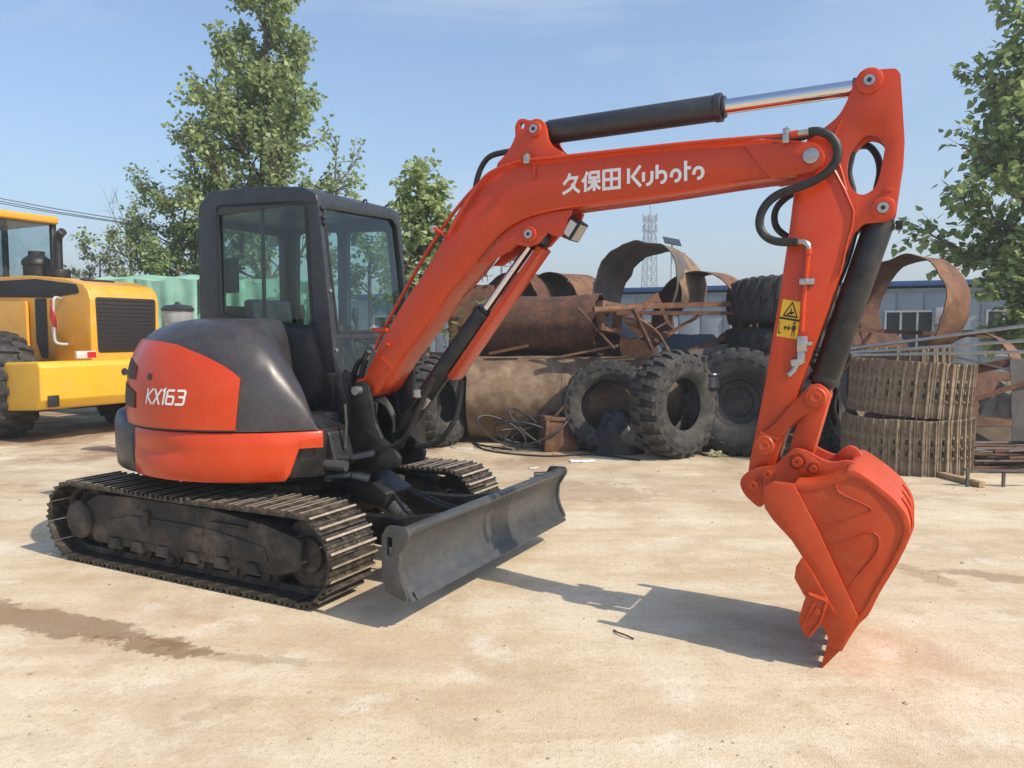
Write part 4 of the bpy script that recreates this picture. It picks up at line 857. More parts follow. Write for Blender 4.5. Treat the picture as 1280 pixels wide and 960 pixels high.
def frame_mat(yaw, tilt=0, roll=0):
    return (Matrix.Rotation(yaw, 4, 'Z') @ Matrix.Rotation(tilt, 4, 'Y') @ Matrix.Rotation(roll, 4, 'X')).to_euler()
def shell(name, loc, r, L_, a0=0, a1=360, t=.014, m=RUST, yaw=0, tilt=0, roll=0, rag=.03, dent=.015, seed=0, label='', group=None, n=56, nx=14, cone=0, extra=None, m2=None):
    """rolled plate pipe (or part of one) along local x, angles measured from up, ragged cut ends"""
    b = MB(); full = a1 - a0 >= 359.9; rows = []
    for layer in (0, 1):
        g = []
        for i in range(n + (0 if full else 1)):
            a = R(a0 + (a1 - a0) * i / n); row = []
            for j in range(nx + 1):
                x = L_ * j / nx; w = noise.noise((math.cos(a) * 2 + seed, math.sin(a) * 2, x * 1.5 + seed * 3))
                rr = r + dent * w - (t if layer else 0) + cone * x
                if j in (0, nx): x += rag * noise.noise((i * .45 + seed * 7, j, seed)) + rag * .5 * noise.noise((i * 1.7, seed, j))
                aa = a
                if not full and i in (0, n): aa += R(4) * noise.noise((j * .6, seed, i))
                row.append(b.bm.verts.new((x, math.sin(aa) * rr, math.cos(aa) * rr)))
            g.append(row)
        rows.append(g)
    o, q = rows; N = len(o); M = N if full else N - 1
    for i in range(M):
        k = (i + 1) % N
        for j in range(nx):
            b.mi = 0; b.face([o[i][j], o[k][j], o[k][j + 1], o[i][j + 1]]); b.mi = 1 if m2 else 0; b.face([q[i][j + 1], q[k][j + 1], q[k][j], q[i][j]])
        for j in (0, nx): b.face([o[i][j], o[k][j], q[k][j], q[i][j]])
    if not full:
        for i in (0, N - 1):
            for j in range(nx): b.face([o[i][j], o[i][j + 1], q[i][j + 1], q[i][j]])
    b.mi = 0
    if extra: extra(b)
    return tag(b.build(name, [m, m2] if m2 else m, None, loc, frame_mat(yaw, tilt, roll), smooth=45), label, 'scrap pipe', group)
PG = 'cut steel pipes in the scrap heap'
# long lower pipe on the ground, with a weld ring
def ring(x, r_): return lambda b: b.lathe([(r_ - .01, x - .02), (r_ + .012, x - .012), (r_ + .012, x + .012), (r_ - .01, x + .02)], 48, 'x')
shell('steel_pipe', (-.56, 11.15, .60), .60, 4.1, m=RUSTT, yaw=R(-7), seed=1, label='long tan rusty pipe lying lowest in the heap', group=PG, rag=.015, extra=ring(1.32, .60), nx=24)
shell('steel_pipe', (-.35, 11.75, 1.64), .43, 1.75, m=RUSTD, yaw=R(-22), seed=2, label='dark rust pipe on top of the long tan pipe, open end right', group=PG, rag=.05, nx=18, dent=.03)
shell('steel_pipe', (-.05, 12.7, 1.92), .60, 1.2, a0=-120, a1=120, m=RUSTD, yaw=R(52), seed=3, label='short dark rust pipe behind the boom cylinder rod', group=PG)
shell('steel_pipe', (.60, 12.7, 1.92), .60, .9, a0=-140, a1=110, m=RUST, m2=RUSTD, yaw=R(50), seed=14, label='brown pipe arch behind the dark rust pipe', group=PG)
shell('steel_pipe', (1.74, 11.0, 2.14), .70, .85, a0=-105, a1=200, m=RUSTT, m2=GREYST, yaw=R(53), tilt=R(5), seed=4, label='tall curled pipe shell, rusty outside and grey inside', group=PG, rag=.06, dent=.06)
b = MB()
def lip(i, j): a = R(-120 + 75 * i); r_ = .62 + .16 * i; return (.10 + .42 * j + .05 * noise.noise((i * 4, j * 3, 2)), math.sin(a) * r_, math.cos(a) * r_)
b.grid(lip, 18, 5); tag(b.build('plate_offcut', GREYST, None, (1.62, 10.9, 2.12), frame_mat(R(53), R(5)), solid=.014, smooth=50), 'torn grey lip curling out left of the tall pipe shell', 'scrap plate')
shell('steel_pipe', (2.50, 10.7, 1.72), .66, .62, a0=-110, a1=120, m=RUST, m2=RUSTD, yaw=R(50), seed=5, label='brown pipe arch left of the stacked tyres', group=PG, rag=.04)
shell('steel_pipe', (5.02, 10.15, 1.88), .68, .46, a0=-150, a1=165, m=RUST, m2=RUSTD, yaw=R(24), tilt=R(5), seed=6, label='wide tan steel ring standing right of the bucket cylinder', group=PG, rag=.03, dent=.05, nx=6)
shell('steel_pipe', (5.75, 9.9, .96), .62, .28, a0=-80, a1=120, m=RUST, yaw=R(28), tilt=R(10), seed=7, label='brown ring offcut low behind the upper track roll', group=PG, rag=.03, nx=6)
shell('steel_pipe', (3.2, 11.6, .85), .70, 2.6, m=RUSTD, yaw=R(8), seed=8, label='dark pipe buried behind the tyres', group=PG)

def plate_thing(name, loc, wd, ht, m, yaw, tilt, label, t=.02, seed=0, cat='scrap plate', rag=.04, n=8, holes=()):
    out = []
    for (x0, y0), (x1, y1) in zip([(-.5, 0), (.5, 0), (.5, 1), (-.5, 1)], [(.5, 0), (.5, 1), (-.5, 1), (-.5, 0)]):
        for k in range(n):
            x, y = x0 + (x1 - x0) * k / n, y0 + (y1 - y0) * k / n
            out.append((x * wd + rag * noise.noise((x * 4 + seed, y * 4, seed)), y * ht + rag * noise.noise((x * 4, seed, y * 4 + 9))))
    b = MB(); b.plate(out, -t / 2, t / 2, holes); return tag(b.build(name, m, None, loc, (tilt, 0, yaw), smooth=0), label, cat)
plate_thing('steel_plate', (-.62, 12.2, 1.0), .75, 1.30, RUSTD, R(10), R(-8), 'dark rusty plate upright behind the boom, left of the pipes', seed=1)
plate_thing('steel_plate', (-.98, 11.4, .25), .7, 1.05, RUST, R(24), R(-20), 'brown plate leaning left of the long tan pipe', seed=2)
plate_thing('steel_plate', (6.05, 8.85, .28), .52, .98, GREYST, R(-18), R(-14), 'grey steel plate leaning behind the track rolls', seed=3, rag=.02)
plate_thing('steel_plate', (2.55, 10.75, 1.22), .9, .5, BLUESH, R(12), R(-55), 'dark blue painted sheet lying under the pipe arch', seed=4)
plate_thing('steel_plate', (1.5, 11.9, .9), 1.6, .8, RUSTD, R(4), R(-30), 'dark rust sheet added as shade behind the square frame', seed=5)  # added backing, its dark rust stands in for shadow inside the heap
plate_thing('steel_plate', (.75, 12.1, .85), 2.9, .85, RUSTD, R(-4), R(-4), 'dark rusty sheet added as shade in the gap between the two long pipes', seed=8)  # added to darken the bright gap between the pipes like shadow
plate_thing('steel_plate', (4.4, 10.9, .45), 2.4, .9, RUSTD, R(-5), R(-18), 'dark rusty sheet standing in for shade behind the track rolls', seed=6)  # dark filler sheet in place of the shadowed back of the heap
plate_thing('steel_plate', (6.4, 10.2, .30), 1.8, .8, RUSTD, R(6), R(-30), 'dark sheet standing in for shade under the steel bars at right', seed=7)  # added sheet, dark colour replaces the shadowy area below the bars

def frame_thing(loc, wd, ht, dp, m, rot, label, bar=.07):
    b = MB()
    b.plate([(-wd / 2, 0), (wd / 2, 0), (wd / 2, ht), (-wd / 2, ht)], -dp / 2, dp / 2, [[(-wd / 2 + bar, bar), (wd / 2 - bar, bar), (wd / 2 - bar, ht - bar), (-wd / 2 + bar, ht - bar)]])
    return tag(b.build('square_scrap', m, None, loc, rot, bevel=.008), label, 'scrap frame')
frame_thing((1.28, 10.35, 1.54), .34, .40, .14, RUST, (R(-6), R(8), R(30)), 'small square rusty frame at the dark pipe mouth', .06)
frame_thing((2.02, 10.45, 1.42), .62, .60, .05, RUSTD, (R(-14), R(-22), R(48)), 'tilted dark frame plate left of the pipe arch', .10)
def bar_thing(p0, p1, w, h, m, label, group='loose steel bars in the scrap heap', rnd=False, name='steel_bar'):
    p0, p1 = Vector(p0), Vector(p1); b = MB()
    if rnd: b.cyl((0, 0, 0), p1 - p0, w, n=10)
    else: b.bar((0, 0, 0), p1 - p0, w, h)
    return tag(b.build(name, m, None, p0, smooth=40), label, 'steel bar', group)
bar_thing((1.533,10.3,1.882), (4.839,10.6,1.968), .07, .07, RUST, 'upper rusty bar running behind the arm')
bar_thing((1.362,10.2,1.795), (4.723,10.5,1.792), .07, .05, RUSTD, 'lower rusty bar running behind the arm')
bar_thing((1.058,10.1,1.824), (1.692,10.3,1.861), .05, .05, RUST, 'short round bar poking from the dark pipe mouth', rnd=True)
for k in range(4):
    pts = [Vector(p) for p in [(1.414,10.2,1.775),(1.677,10.2,1.702),(1.91,10.2,1.534),(2.06,10.2,1.282)]]
    b = MB(); b.tube(smooth_path([p + Vector((.03 * k, .02 * k, -.045 * k)) - pts[0] for p in pts], 5), .018, 6)
    tag(b.build('bent_bar', RUST, None, pts[0]), 'bent rusty bar curving down below the square frame', 'steel bar', 'bent bars below the frame')
bar_thing((4.276,9.9,1.575), (6.297,10.2,1.492), .05, .05, RUSTD, 'thin dark bar through the wide ring')
for k, (a, c, lb) in enumerate((((3.869,8.9,1.352), (5.032,7.2,1.64), 'uppermost bright steel bar reaching right over the track rolls'), ((3.845,8.8,1.309), (5.109,7.3,1.484), 'middle bright steel bar reaching right over the track rolls'), ((3.842,8.75,1.284), (5.185,7.4,1.362), 'lowest bright steel bar reaching right over the track rolls'))):
    bar_thing(a, c, .017, 0, BARST, lb, 'three bright steel bars above the track rolls', True)

bar_thing((-1.419,10.75,1.102), (-0.798,10.75,1.202), .16, .05, WOOD, 'pale plank on the tyre behind the boom cylinder', None, False, 'wood_plank')
for k, (p, q, w, h, m, lb) in enumerate((
    ((0.649,10.5,1.21), (1.4,10.3,1.365), .12, .03, RUST, 'flat rusty strip wedged between the two long pipes'),
    ((1.659,10.4,1.438), (2.064,10.3,1.682), .10, .02, RUSTT, 'tan strip standing right of the square frame'),
    ((2.103,10.3,1.195), (3.028,10.5,1.361), .10, .10, GREYST, 'grey square tube lying over the front tyres'),
    ((2.358,10.4,1.277), (3.161,10.6,1.577), .06, .06, RUSTD, 'dark bar slanting up to the stacked tyres'),
    ((2.046,10.2,1.513), (2.566,10.5,1.792), .09, .02, RUST, 'bent rusty strip leaning in the pipe arch'),
    ((4.044,9.6,1.001), (4.351,9.4,1.545), .16, .03, RUST, 'rusty shard leaning right of the bucket cylinder'),
    ((4.128,9.5,0.711), (4.137,9.3,1.401), .09, .03, RUSTT, 'narrow tan shard behind the bucket link'),
    ((5.241,9.4,1.012), (5.93,9.2,1.194), .10, .10, RUSTD, 'dark square tube above the leaning grey plate'),
    ((5.473,9.2,0.737), (6.043,9,0.979), .05, .05, RUST, 'thin rusty bar beside the leaning grey plate'),
    ((5.272,9.3,1.258), (6.107,9.1,1.029), .07, .02, GREYST, 'grey strip sloping down at the right edge'),
    ((-0.315,10.9,1.242), (0.222,10.8,1.356), .10, .04, RUSTD, 'dark offcut on the left end of the tan pipe'),
    ((0.875,10.4,1.875), (1.345,10.2,1.324), .08, .02, RUSTD, 'torn strip hanging from the dark pipe mouth'))):
    bar_thing(p, q, w, h, m, lb, None, False, 'scrap_strip')['category'] = 'scrap metal'
# ---- tyres
lug_cache = {}
def tyre(loc, Ro, Wd, Ri, rot, label, m=TYRE, nl=24, wheel=False, group='scrap tyres', lug=.035, ribs=2, detail=True):
    h = Wd / 2; b = MB()
    prof = [(Ri, -h * .62), (Ri + .02, -h * .72), (Ri + (Ro - Ri) * .25, -h * .93), (Ri + (Ro - Ri) * .55, -h), (Ri + (Ro - Ri) * .85, -h * .96), (Ro - .035, -h * .86), (Ro - .012, -h * .6), (Ro, -h * .25), (Ro, h * .25), (Ro - .012, h * .6), (Ro - .035, h * .86), (Ri + (Ro - Ri) * .85, h * .96), (Ri + (Ro - Ri) * .55, h), (Ri + (Ro - Ri) * .25, h * .93), (Ri + .02, h * .72), (Ri, h * .62), (Ri + .025, h * .55), (Ri + (Ro - Ri) * .7, h * .86), (Ro - .06, h * .5), (Ro - .06, -h * .5), (Ri + (Ro - Ri) * .7, -h * .86), (Ri + .025, -h * .55)]
    b.lathe(prof, 48, 'y', closed=True)
    o = tag(b.build('tyre', m, None, loc, rot, smooth=50), label, 'tyre', group)
    key = (round(Ro, 2), round(Wd, 2), m.name, nl)
    if key not in lug_cache:
        q = MB(); wl = 2 * math.pi * Ro / nl * .50
        # a slanted lug wrapping over the shoulder
        st_ = [(-.02, Ro, .10), (h * .45, Ro - .005, .35), (h * .86, Ro - .035, .60), (h * 1.0, Ro - .13, .66)]
        vs = []
        for y, r_, sl_ in st_:
            for s_, up in ((-.5, -.01), (-.42, lug), (.42, lug), (.5, -.01)):
                a = (s_ * wl + sl_ * wl * .9) / Ro; rr = r_ + (up if y < h * .9 else up * .35); yy = y + (lug * .35 if (y >= h * .9 and up > 0) else 0)
                vs.append((math.sin(a) * rr, yy, math.cos(a) * rr))
        fs = []
        for k in range(3):
            for i in range(3): fs.append((4 * k + i, 4 * k + i + 1, 4 * k + 5 + i, 4 * k + 4 + i))
        fs += [(0, 1, 2, 3), (12, 13, 14, 15)]
        q.add(vs, fs); me = q.mesh('tread_lug', smooth=0); me.materials.append(m); lug_cache[key] = me
    me = lug_cache[key]
    if detail:
        for k in range(nl):
            a = 2 * math.pi * k / nl
            put('tread_lug', me, o, None, (0, a, 0))
            put('tread_lug', me, o, None, (R(180), a + math.pi / nl, 0))
    if wheel:
        w = MB(); w.lathe([(.06, -h * .15), (Ri * .55, -h * .15), (Ri * .62, -h * .3), (Ri * .86, -h * .35), (Ri * .93, -h * .62), (Ri * 1.02, -h * .66), (Ri * 1.0, h * .6)], 36, 'y'); w.build('wheel_rim', m if wheel is True else wheel, o, smooth=40)
    return o
tyre((1.25, 10.05, .575), .585, .40, .33, (R(-14), 0, R(-16)), 'worn tyre facing the yard, leaning on the tan pipe', TYRED)
tyre((2.02, 9.55, .655), .64, .42, .32, (R(-3), R(6), R(38)), 'upright tyre turned sideways, right of the leaning tyre', TYRED)
tyre((2.86, 9.75, .66), .66, .44, .31, (R(-6), 0, R(-22)), 'dark tyre in the shade left of the arm', TYRE, wheel=True)
tyre((3.62, 10.55, 1.36), .70, .48, .34, (R(90), 0, R(10)), 'tyre lying flat, lower of the two stacked', TYRE, 26, group='two stacked tyres')
tyre((3.66, 10.50, 1.92), .72, .60, .34, (R(87), R(4), R(40)), 'tyre lying flat, upper of the two stacked', TYRE, 28, group='two stacked tyres')
tyre((3.95, 9.9, .65), .64, .44, .32, (R(-8), 0, R(52)), 'dark tyre standing behind the bucket link', TYRE)
tyre((-1.02, 10.55, .60), .60, .44, .29, (R(-6), 0, R(66)), 'tyre seen edge-on behind the boom cylinder', TYRED)
tyre((3.25, 10.9, .70), .66, .44, .32, (R(-4), 0, R(8)), 'tyre under the stacked pair', TYRE)
# curved tyre casing strips beside the bucket link
for k, (x, y, z, r_, yw, lb, mm) in enumerate(((4.35, 9.35, .62, .42, 20, 'pale curved casing strip by the track rolls', WOOD), (4.28, 9.2, .80, .40, 55, 'grey curved casing strip by the track rolls', GREYST))):
    shell('casing_strip', (x, y, z), r_, .10, a0=40, a1=150, m=mm, yaw=R(yw + 60), tilt=R(20), seed=20 + k, label=lb, nx=3, n=16, t=.02)['category'] = 'rubber strip'

# ---- rolled-up crawler tracks standing on their edge
q = MB(); wp = .115
pr = [(-.5, 0), (-.5, .012), (-.36, .014), (-.32, .052), (-.20, .052), (-.16, .014), (.18, .014), (.21, .024), (.27, .024), (.30, .014), (.5, .012), (.5, 0)]
HT = .60
va = [q.bm.verts.new((p[0] * wp, p[1], 0)) for p in pr]; vb = [q.bm.verts.new((p[0] * wp, p[1], HT)) for p in pr]
for i in range(len(pr)): q.face([va[i], va[(i + 1) % len(pr)], vb[(i + 1) % len(pr)], vb[i]])
q.face(va[::-1]); q.face(vb)
q.mi = 1
for z in (.24, .36): q.box((.0, .0145, z), (.026, .004, .055))
q.mi = 0
for z in (.19, .29, .41): q.cyl((.0 * wp, .012, z), (.0 * wp, .032, z), .014, n=6)
shoe_old = q.mesh('shoe', smooth=0); shoe_old.materials.append(SHOEST); shoe_old.materials.append(INK)
def track_roll(loc, r_, rot, label, n, seed):
    b = MB(); b.lathe([(r_ - .10, .20), (r_ - .005, .20), (r_ - .005, .40), (r_ - .10, .40)], 40, 'z', closed=True)
    o = tag(b.build('track_roll', RUSTD, None, loc, rot), label, 'crawler track', 'rolled-up crawler tracks')
    rd = random.Random(seed)
    for k in range(n):
        a = 2 * math.pi * k / n
        put('shoe', shoe_old, o, (math.cos(a) * r_, math.sin(a) * r_, rd.uniform(-.008, .008)), (rd.uniform(-.02, .02), 0, a - math.pi / 2 + rd.uniform(-.05, .05)))
    return o
track_roll((4.52, 8.85, .0), .63, (0, 0, R(4)), 'rolled-up crawler track on the ground, under the other roll', 33, 1)
track_roll((4.54, 8.88, .622), .60, (R(2), R(3.0), R(20)), 'rolled-up crawler track stacked tilted on the other roll', 32, 2)
track_roll((4.58, 9.0, .74), .44, (R(-3), R(4), R(50)), 'small rolled crawler track inside the upper roll', 24, 3)

# ---- cables, box, bags, wood and litter
rd = random.Random(5)
cb = Vector((0.105,10.066,0))
for k in range(7):
    P = []; cx, cy = rd.uniform(-.25, .35), rd.uniform(-.1, .25); rr = rd.uniform(.22, .38); ph = rd.uniform(0, 6)
    for i in range(26):
        a = ph + i * .5; P.append((cx + rr * math.cos(a) * 1.2, cy + rr * .55 * math.sin(a), .03 + .42 * (0.5 + .5 * math.sin(a * 1.0 + ph)) * (.5 + .1 * k) + .01 * k))
    b = MB(); b.tube(smooth_path(P, 3), .014, 6); tag(b.build('cable_coil', RUBBER, None, cb), 'loop of old cable in the tangle by the tan pipe', 'cable', 'tangled cables')
P = [Vector(p) for p in [(0,10.056,0.012),(-0.436,10.489,0.012),(-0.592,10.96,0.012),(-0.311,9.988,0.012),(0.396,9.532,0.012),(1.004,9.658,0.012),(1.536,9.23,0.012)]]
b = MB(); b.tube(smooth_path([p - P[0] for p in P], 6), .012, 6); tag(b.build('cable', RUBBER, None, P[0]), 'loose cable trailing on the ground before the pipe', 'cable')
bx = Vector((0.6,10.135,0)); b = MB()
b.box((0, 0, .22), (.46, .34, .44)); b.box((0, -.175, .42), (.50, .03, .05)); b.box((-.21, -.178, .22), (.05, .02, .44)); b.cyl((-.1, -.1, .44), (.05, -.12, .62), .02, n=8); tag(b.build('steel_box', RUST, None, bx, (0, R(3), R(14)), bevel=.008), 'rusty steel box beside the cable tangle', 'scrap box')
def lump(name, loc, sx, sy, sz, m, seed, label, cat, fold=.25, n=26):
    b = MB()
    def f(i, j):
        a = 2 * math.pi * i; e = math.pi / 2 * j; d = Vector((math.cos(a) * math.cos(e), math.sin(a) * math.cos(e), math.sin(e)))
        k = 1 + fold * noise.noise(d * 2.2 + Vector((seed, 0, 0))) + fold * .5 * noise.noise(d * 6 + Vector((0, seed, 0)))
        return (d.x * sx * k, d.y * sy * k, max(0, d.z * sz * k))
    b.grid(f, n, 10, True); return tag(b.build(name, m, None, loc, smooth=60), label, cat)
lump('plastic_sheet', (1.353,9.864,0), .34, .22, .52, SHEET, 3, 'crumpled black plastic sheet against the leaning tyre', 'sheet')
lump('cloth_rag', (1.748,10.135,0), .12, .10, .24, mat('rag_grey', (.16, .16, .15), .8, var=.5, bump=.5, bscale=14), 5, 'grey rag between the two front tyres', 'rag', .4)
lump('rubber_sheet', (-1.51,12.134,0), .30, .2, .42, mat('grey_rubber', (.13, .13, .13), .6, var=.5, bump=.4, bscale=12), 7, 'grey folded rubber behind the boom cylinder', 'sheet', .4)
wl = Vector((2.675,9.9,1.137)); b = MB()
for k in range(7): b.bar((-.20 + rd.uniform(-.03, .03), -.06 + .03 * k, -.10 + .02 * rd.random()), (.20 + rd.uniform(-.04, .04), -.04 + .025 * k, .10 + .03 * rd.random()), .035, .05)
tag(b.build('wood_block', WOOD, None, wl), 'splintered pale wood block between tyre and arm', 'wood')
b = MB(); b.tube([(0, 0, 0), (.28, -.1, .22)], .012, 6); tag(b.build('wood_stick', WOOD, None, wl + Vector((.02, -.12, -.12))), 'thin stick propped on the splintered block', 'stick')
b = MB(); b.lathe([(.03, 0), (.10, 0), (.12, .02), (.11, .16), (.13, .18), (.12, .20), (.10, .19), (.09, .03), (.03, .02)], 20, 'z'); tag(b.build('metal_cup', CHAR, None, (2.489,9.75,0.831)), 'black round cup between the front tyres', 'scrap cup')
lump('leaf_litter', (2.527,9.606,0), .15, .09, .06, mat('wilted', (.10, .12, .03), .8, var=.9, scale=18, col2=(.42, .38, .26)), 9, 'wilted leafy scraps under the dark tyre', 'litter', .7)
def paper(p, sx, sy, label, col=(.75, .74, .71), seed=0, name='paper_scrap'):
    b = MB()
    def f(i, j): return ((i - .5) * sx + .02 * noise.noise((i * 3, j * 3, seed)), (j - .5) * sy + .02 * noise.noise((i * 3, seed, j * 3)), .006 + .028 * abs(noise.noise((i * 4 + seed, j * 4, 1))))
    b.grid(f, 8, 5); return tag(b.build(name, mat(name + str(seed), col, .7), None, p, (0, 0, R(10 * seed)), solid=.003), label, 'litter')
paper((0.841,9.187,0), .30, .13, 'white scrap of paper on the ground before the tyres', seed=1)
paper((0.253,8.697,0), .12, .06, 'small pale paper scrap on the ground near the blade', (.6, .55, .47), 2)
paper((0.536,9.544,0), .06, .04, 'tiny red scrap on the ground near the cables', (.4, .05, .03), 3)
b = MB(); b.tube(smooth_path([(0, 0, .006), (.008, .05, .014), (.03, .10, .010), (.06, .13, .005)], 4), .0045, 6); tag(b.build('twig', RUSTD, None, (0.611,3.805,0), (0, 0, R(60))), 'bent dry twig lying in front of the bucket shadow', 'twig')
b = MB(); b.cyl((0, 0, .035), (.22, .05, .035), .034, n=14); tag(b.build('pipe_offcut', CHAR, None, (0.237,8.12,0)), 'short dark pipe offcut lying behind the blade', 'pipe')
# pile of short rods and an angle-iron stand at the right edge
rp0 = Vector((5.555,8.496,0))
for k in range(46):
    z = .02 + .016 * (k // 3) + rd.uniform(0, .01); a = R(rd.uniform(-16, 16)); c = rp0 + Vector((rd.uniform(-.25, .5), rd.uniform(-.1, .5), z)); l_ = rd.uniform(.35, .75)
    bar_thing(c - Vector((math.cos(a), math.sin(a), 0)) * l_, c + Vector((math.cos(a), math.sin(a), rd.uniform(-.02, .04))) * l_, rd.uniform(.012, .022), 0, RUSTD if k % 3 else GREYST, 'dark rod in the heap of short rods at right', 'heap of short dark rods', True, 'short_rod')
b = MB(); c = Vector((4.812,7.694,0)); b.bar((-.28, 0, .17), (.42, -.05, .16), .05, .02)
for x in (-.26, .1, .40): b.bar((x, -.02, 0), (x, -.02, .16), .025, .025, (0, 1, 0))
tag(b.build('angle_stand', GREYST, None, c), 'low pale angle-iron stand before the short rods', 'steel stand')
bar_thing((4.554,8.331,0.03), (4.673,7.625,0.03), .07, .05, WOOD, 'flat wood batten on the ground by the track rolls', None, False, 'wood_batten')
lump('stone_block', (6.058,9.4,0.524), .35, .3, .35, mat('pale_block', (.33, .30, .25), .9, var=.5, bump=.5, bscale=14), 12, 'pale broken block at right edge by the rods', 'rubble', .4)
# pebbles and crumbs scattered over the yard
b = MB(); rd = random.Random(11)
for k in range(900):
    yy = 2.2 + 8.5 * rd.random() ** 1.2; xx = rd.uniform(-.75, .75) * yy; s_ = rd.choice((.002, .003, .003, .004, .006, .009)) * rd.uniform(.6, 1.4) * (1 + (yy > 7) * .8)
    vs = [(xx + s_ * math.cos(a) * rd.uniform(.7, 1.4), yy + s_ * math.sin(a) * rd.uniform(.7, 1.4), rd.uniform(0, .2) * s_) for a in (0, 1.3, 2.4, 3.7, 5)] + [(xx, yy, s_ * rd.uniform(.5, 1.0))]
    b.add(vs, [(i, (i + 1) % 5, 5) for i in range(5)])
tag(b.build('pebbles', mat('pebble', (.40, .31, .215), .9, var=.7, scale=2.0, col2=(.20, .15, .10)), smooth=0), 'small stones and crumbs strewn over the yard', 'pebbles', kind='stuff')
# earth bank under the heap
b = MB()
def bank(i, j):
    x = -2 + 11 * i; y = 10.7 + 3.5 * j
    return (x, y, -.05 + .9 * math.sin(math.pi * min(1, j * 1.1)) * (.55 + .5 * noise.noise((x * .8, y * .8, 3))) + .06 * noise.noise((x * 3, y * 3, 0)))
b.grid(bank, 60, 24); tag(b.build('rubble_bank', mat('dark_rubble', (.11, .078, .05), .95, var=.7, scale=6, bump=.8, bscale=18), smooth=60), kind='structure')

# ================================================================ buildings, far things
WALLB = mat('wall_pale_blue', (.24, .30, .35), .6, var=.2, scale=.8, dust=((.30, .30, .29), .4, 2))
TRIM = mat('trim_blue', (.02, .075, .22), .5); DARKGL = mat('window_dark', (.02, .025, .03), .15); FRAMEW = mat('window_frame', (.40, .42, .44), .5)
A_, B_ = Vector((-5.94,27.5,1.546)), Vector((14.442,18,1.545)); A_.z = B_.z = 0
d_ = (B_ - A_); LB = d_.length; yawb = math.atan2(d_.y, d_.x); HB = 2.78
bd = thing('prefab_building', A_, yawb, 'long pale blue prefab site building with dark blue roof trim', 'building')
b = MB(); b.box((LB / 2, 1.5, HB / 2 - .06), (LB, 3, HB - .12)); b.build('wall', WALLB, bd, smooth=0)
b = MB(); b.box((LB / 2, 1.5, HB), (LB + .3, 3.3, .13)); b.build('roof_trim', TRIM, bd, bevel=.01)
npn = int(LB / .62); pm = MB(); pm.box((0, 0, HB / 2 - .1), (.57, .03, HB - .25)); pme = pm.mesh('wall_panel', bevel=.008); pme.materials.append(WALLB)
for k in range(npn): put('wall_panel', pme, bd, ((k + .5) * LB / npn, -.012, 0))
def bwin(x0, z0, w, h, nmul=2):
    f = MB(); f.plate([(x0, z0), (x0 + w, z0), (x0 + w, z0 + h), (x0, z0 + h)], -.075, -.03, [[(x0 + .05, z0 + .05), (x0 + w - .05, z0 + .05), (x0 + w - .05, z0 + h - .05), (x0 + .05, z0 + h - .05)]])
    for k in range(1, nmul): f.box((x0 + w * k / nmul, -.05, z0 + h / 2), (.05, .03, h - .1))
    o = f.build('window', FRAMEW, bd)
    f = MB(); f.box((x0 + w / 2, -.036, z0 + h / 2), (w - .08, .008, h - .08)); f.build('pane', DARKGL, o, smooth=0)
    return o
def bx_of(px_x):
    """distance along the building front for a bearing"""
    t = (px_x - 640) / 970
    # A + s*d : x = t*y
    dn = d_.normalized(); return (t * A_.y - A_.x) / (dn.x - t * dn.y)
for x0, x1 in ((1104, 1166), (912, 940), (468, 500), (1230, 1275)):
    s0, s1 = bx_of(x0), bx_of(x1); bwin(s0, .95, s1 - s0, 1.15, 2 if x1 - x0 < 50 else 3)
b = MB(); b.box((bx_of(1180), -.16, 1.95), (.5, .25, .4)); b.build('air_conditioner', FRAMEW, bd, bevel=.02)
# lattice telecom mast
TP = Vector((26.384,150,1.554)); TP.z = 0; HT_ = ((26.277,150,23.656))[2]
STL = mat('galvanised', (.20, .23, .27), .6)
tw = thing('telecom_mast', TP, R(20), 'lattice telecom mast far behind the scrap heap', 'mast')
b = MB()
def tww(z): return 1.35 * (1 - z / HT_ * .45)
for sx, sy in ((-1, -1), (1, -1), (1, 1), (-1, 1)): b.tube([(sx * tww(0), sy * tww(0), 0), (sx * tww(HT_), sy * tww(HT_), HT_)], .10, 6)
nz_ = 12; cs = [(-1, -1), (1, -1), (1, 1), (-1, 1)]
for k in range(nz_):
    z0, z1 = HT_ * k / nz_, HT_ * (k + 1) / nz_
    for i in range(4):
        p, q_ = cs[i], cs[(i + 1) % 4]
        b.tube([(p[0] * tww(z0), p[1] * tww(z0), z0), (q_[0] * tww(z1), q_[1] * tww(z1), z1)], .055, 4); b.tube([(q_[0] * tww(z0), q_[1] * tww(z0), z0), (p[0] * tww(z1), p[1] * tww(z1), z1)], .055, 4); b.tube([(p[0] * tww(z1), p[1] * tww(z1), z1), (q_[0] * tww(z1), q_[1] * tww(z1), z1)], .055, 4)
b.tube([(0, 0, HT_), (0, 0, HT_ + 3)], .09, 5); b.build('lattice', STL, tw, smooth=0)
for z in (HT_ * .78, HT_ * .88, HT_ * .97):
    b = MB(); b.lathe([(1.2, z - .06), (1.35, z - .06), (1.35, z + .06), (1.2, z + .06)], 16, 'z', closed=True)
    o = b.build('platform', STL, tw)
    for k in range(6):
        a = k * math.pi / 3; p = MB(); p.box((1.45 * math.cos(a), 1.45 * math.sin(a), z + .4), (.22, .22, 1.3)); p.build('antenna', STL, o, smooth=0)
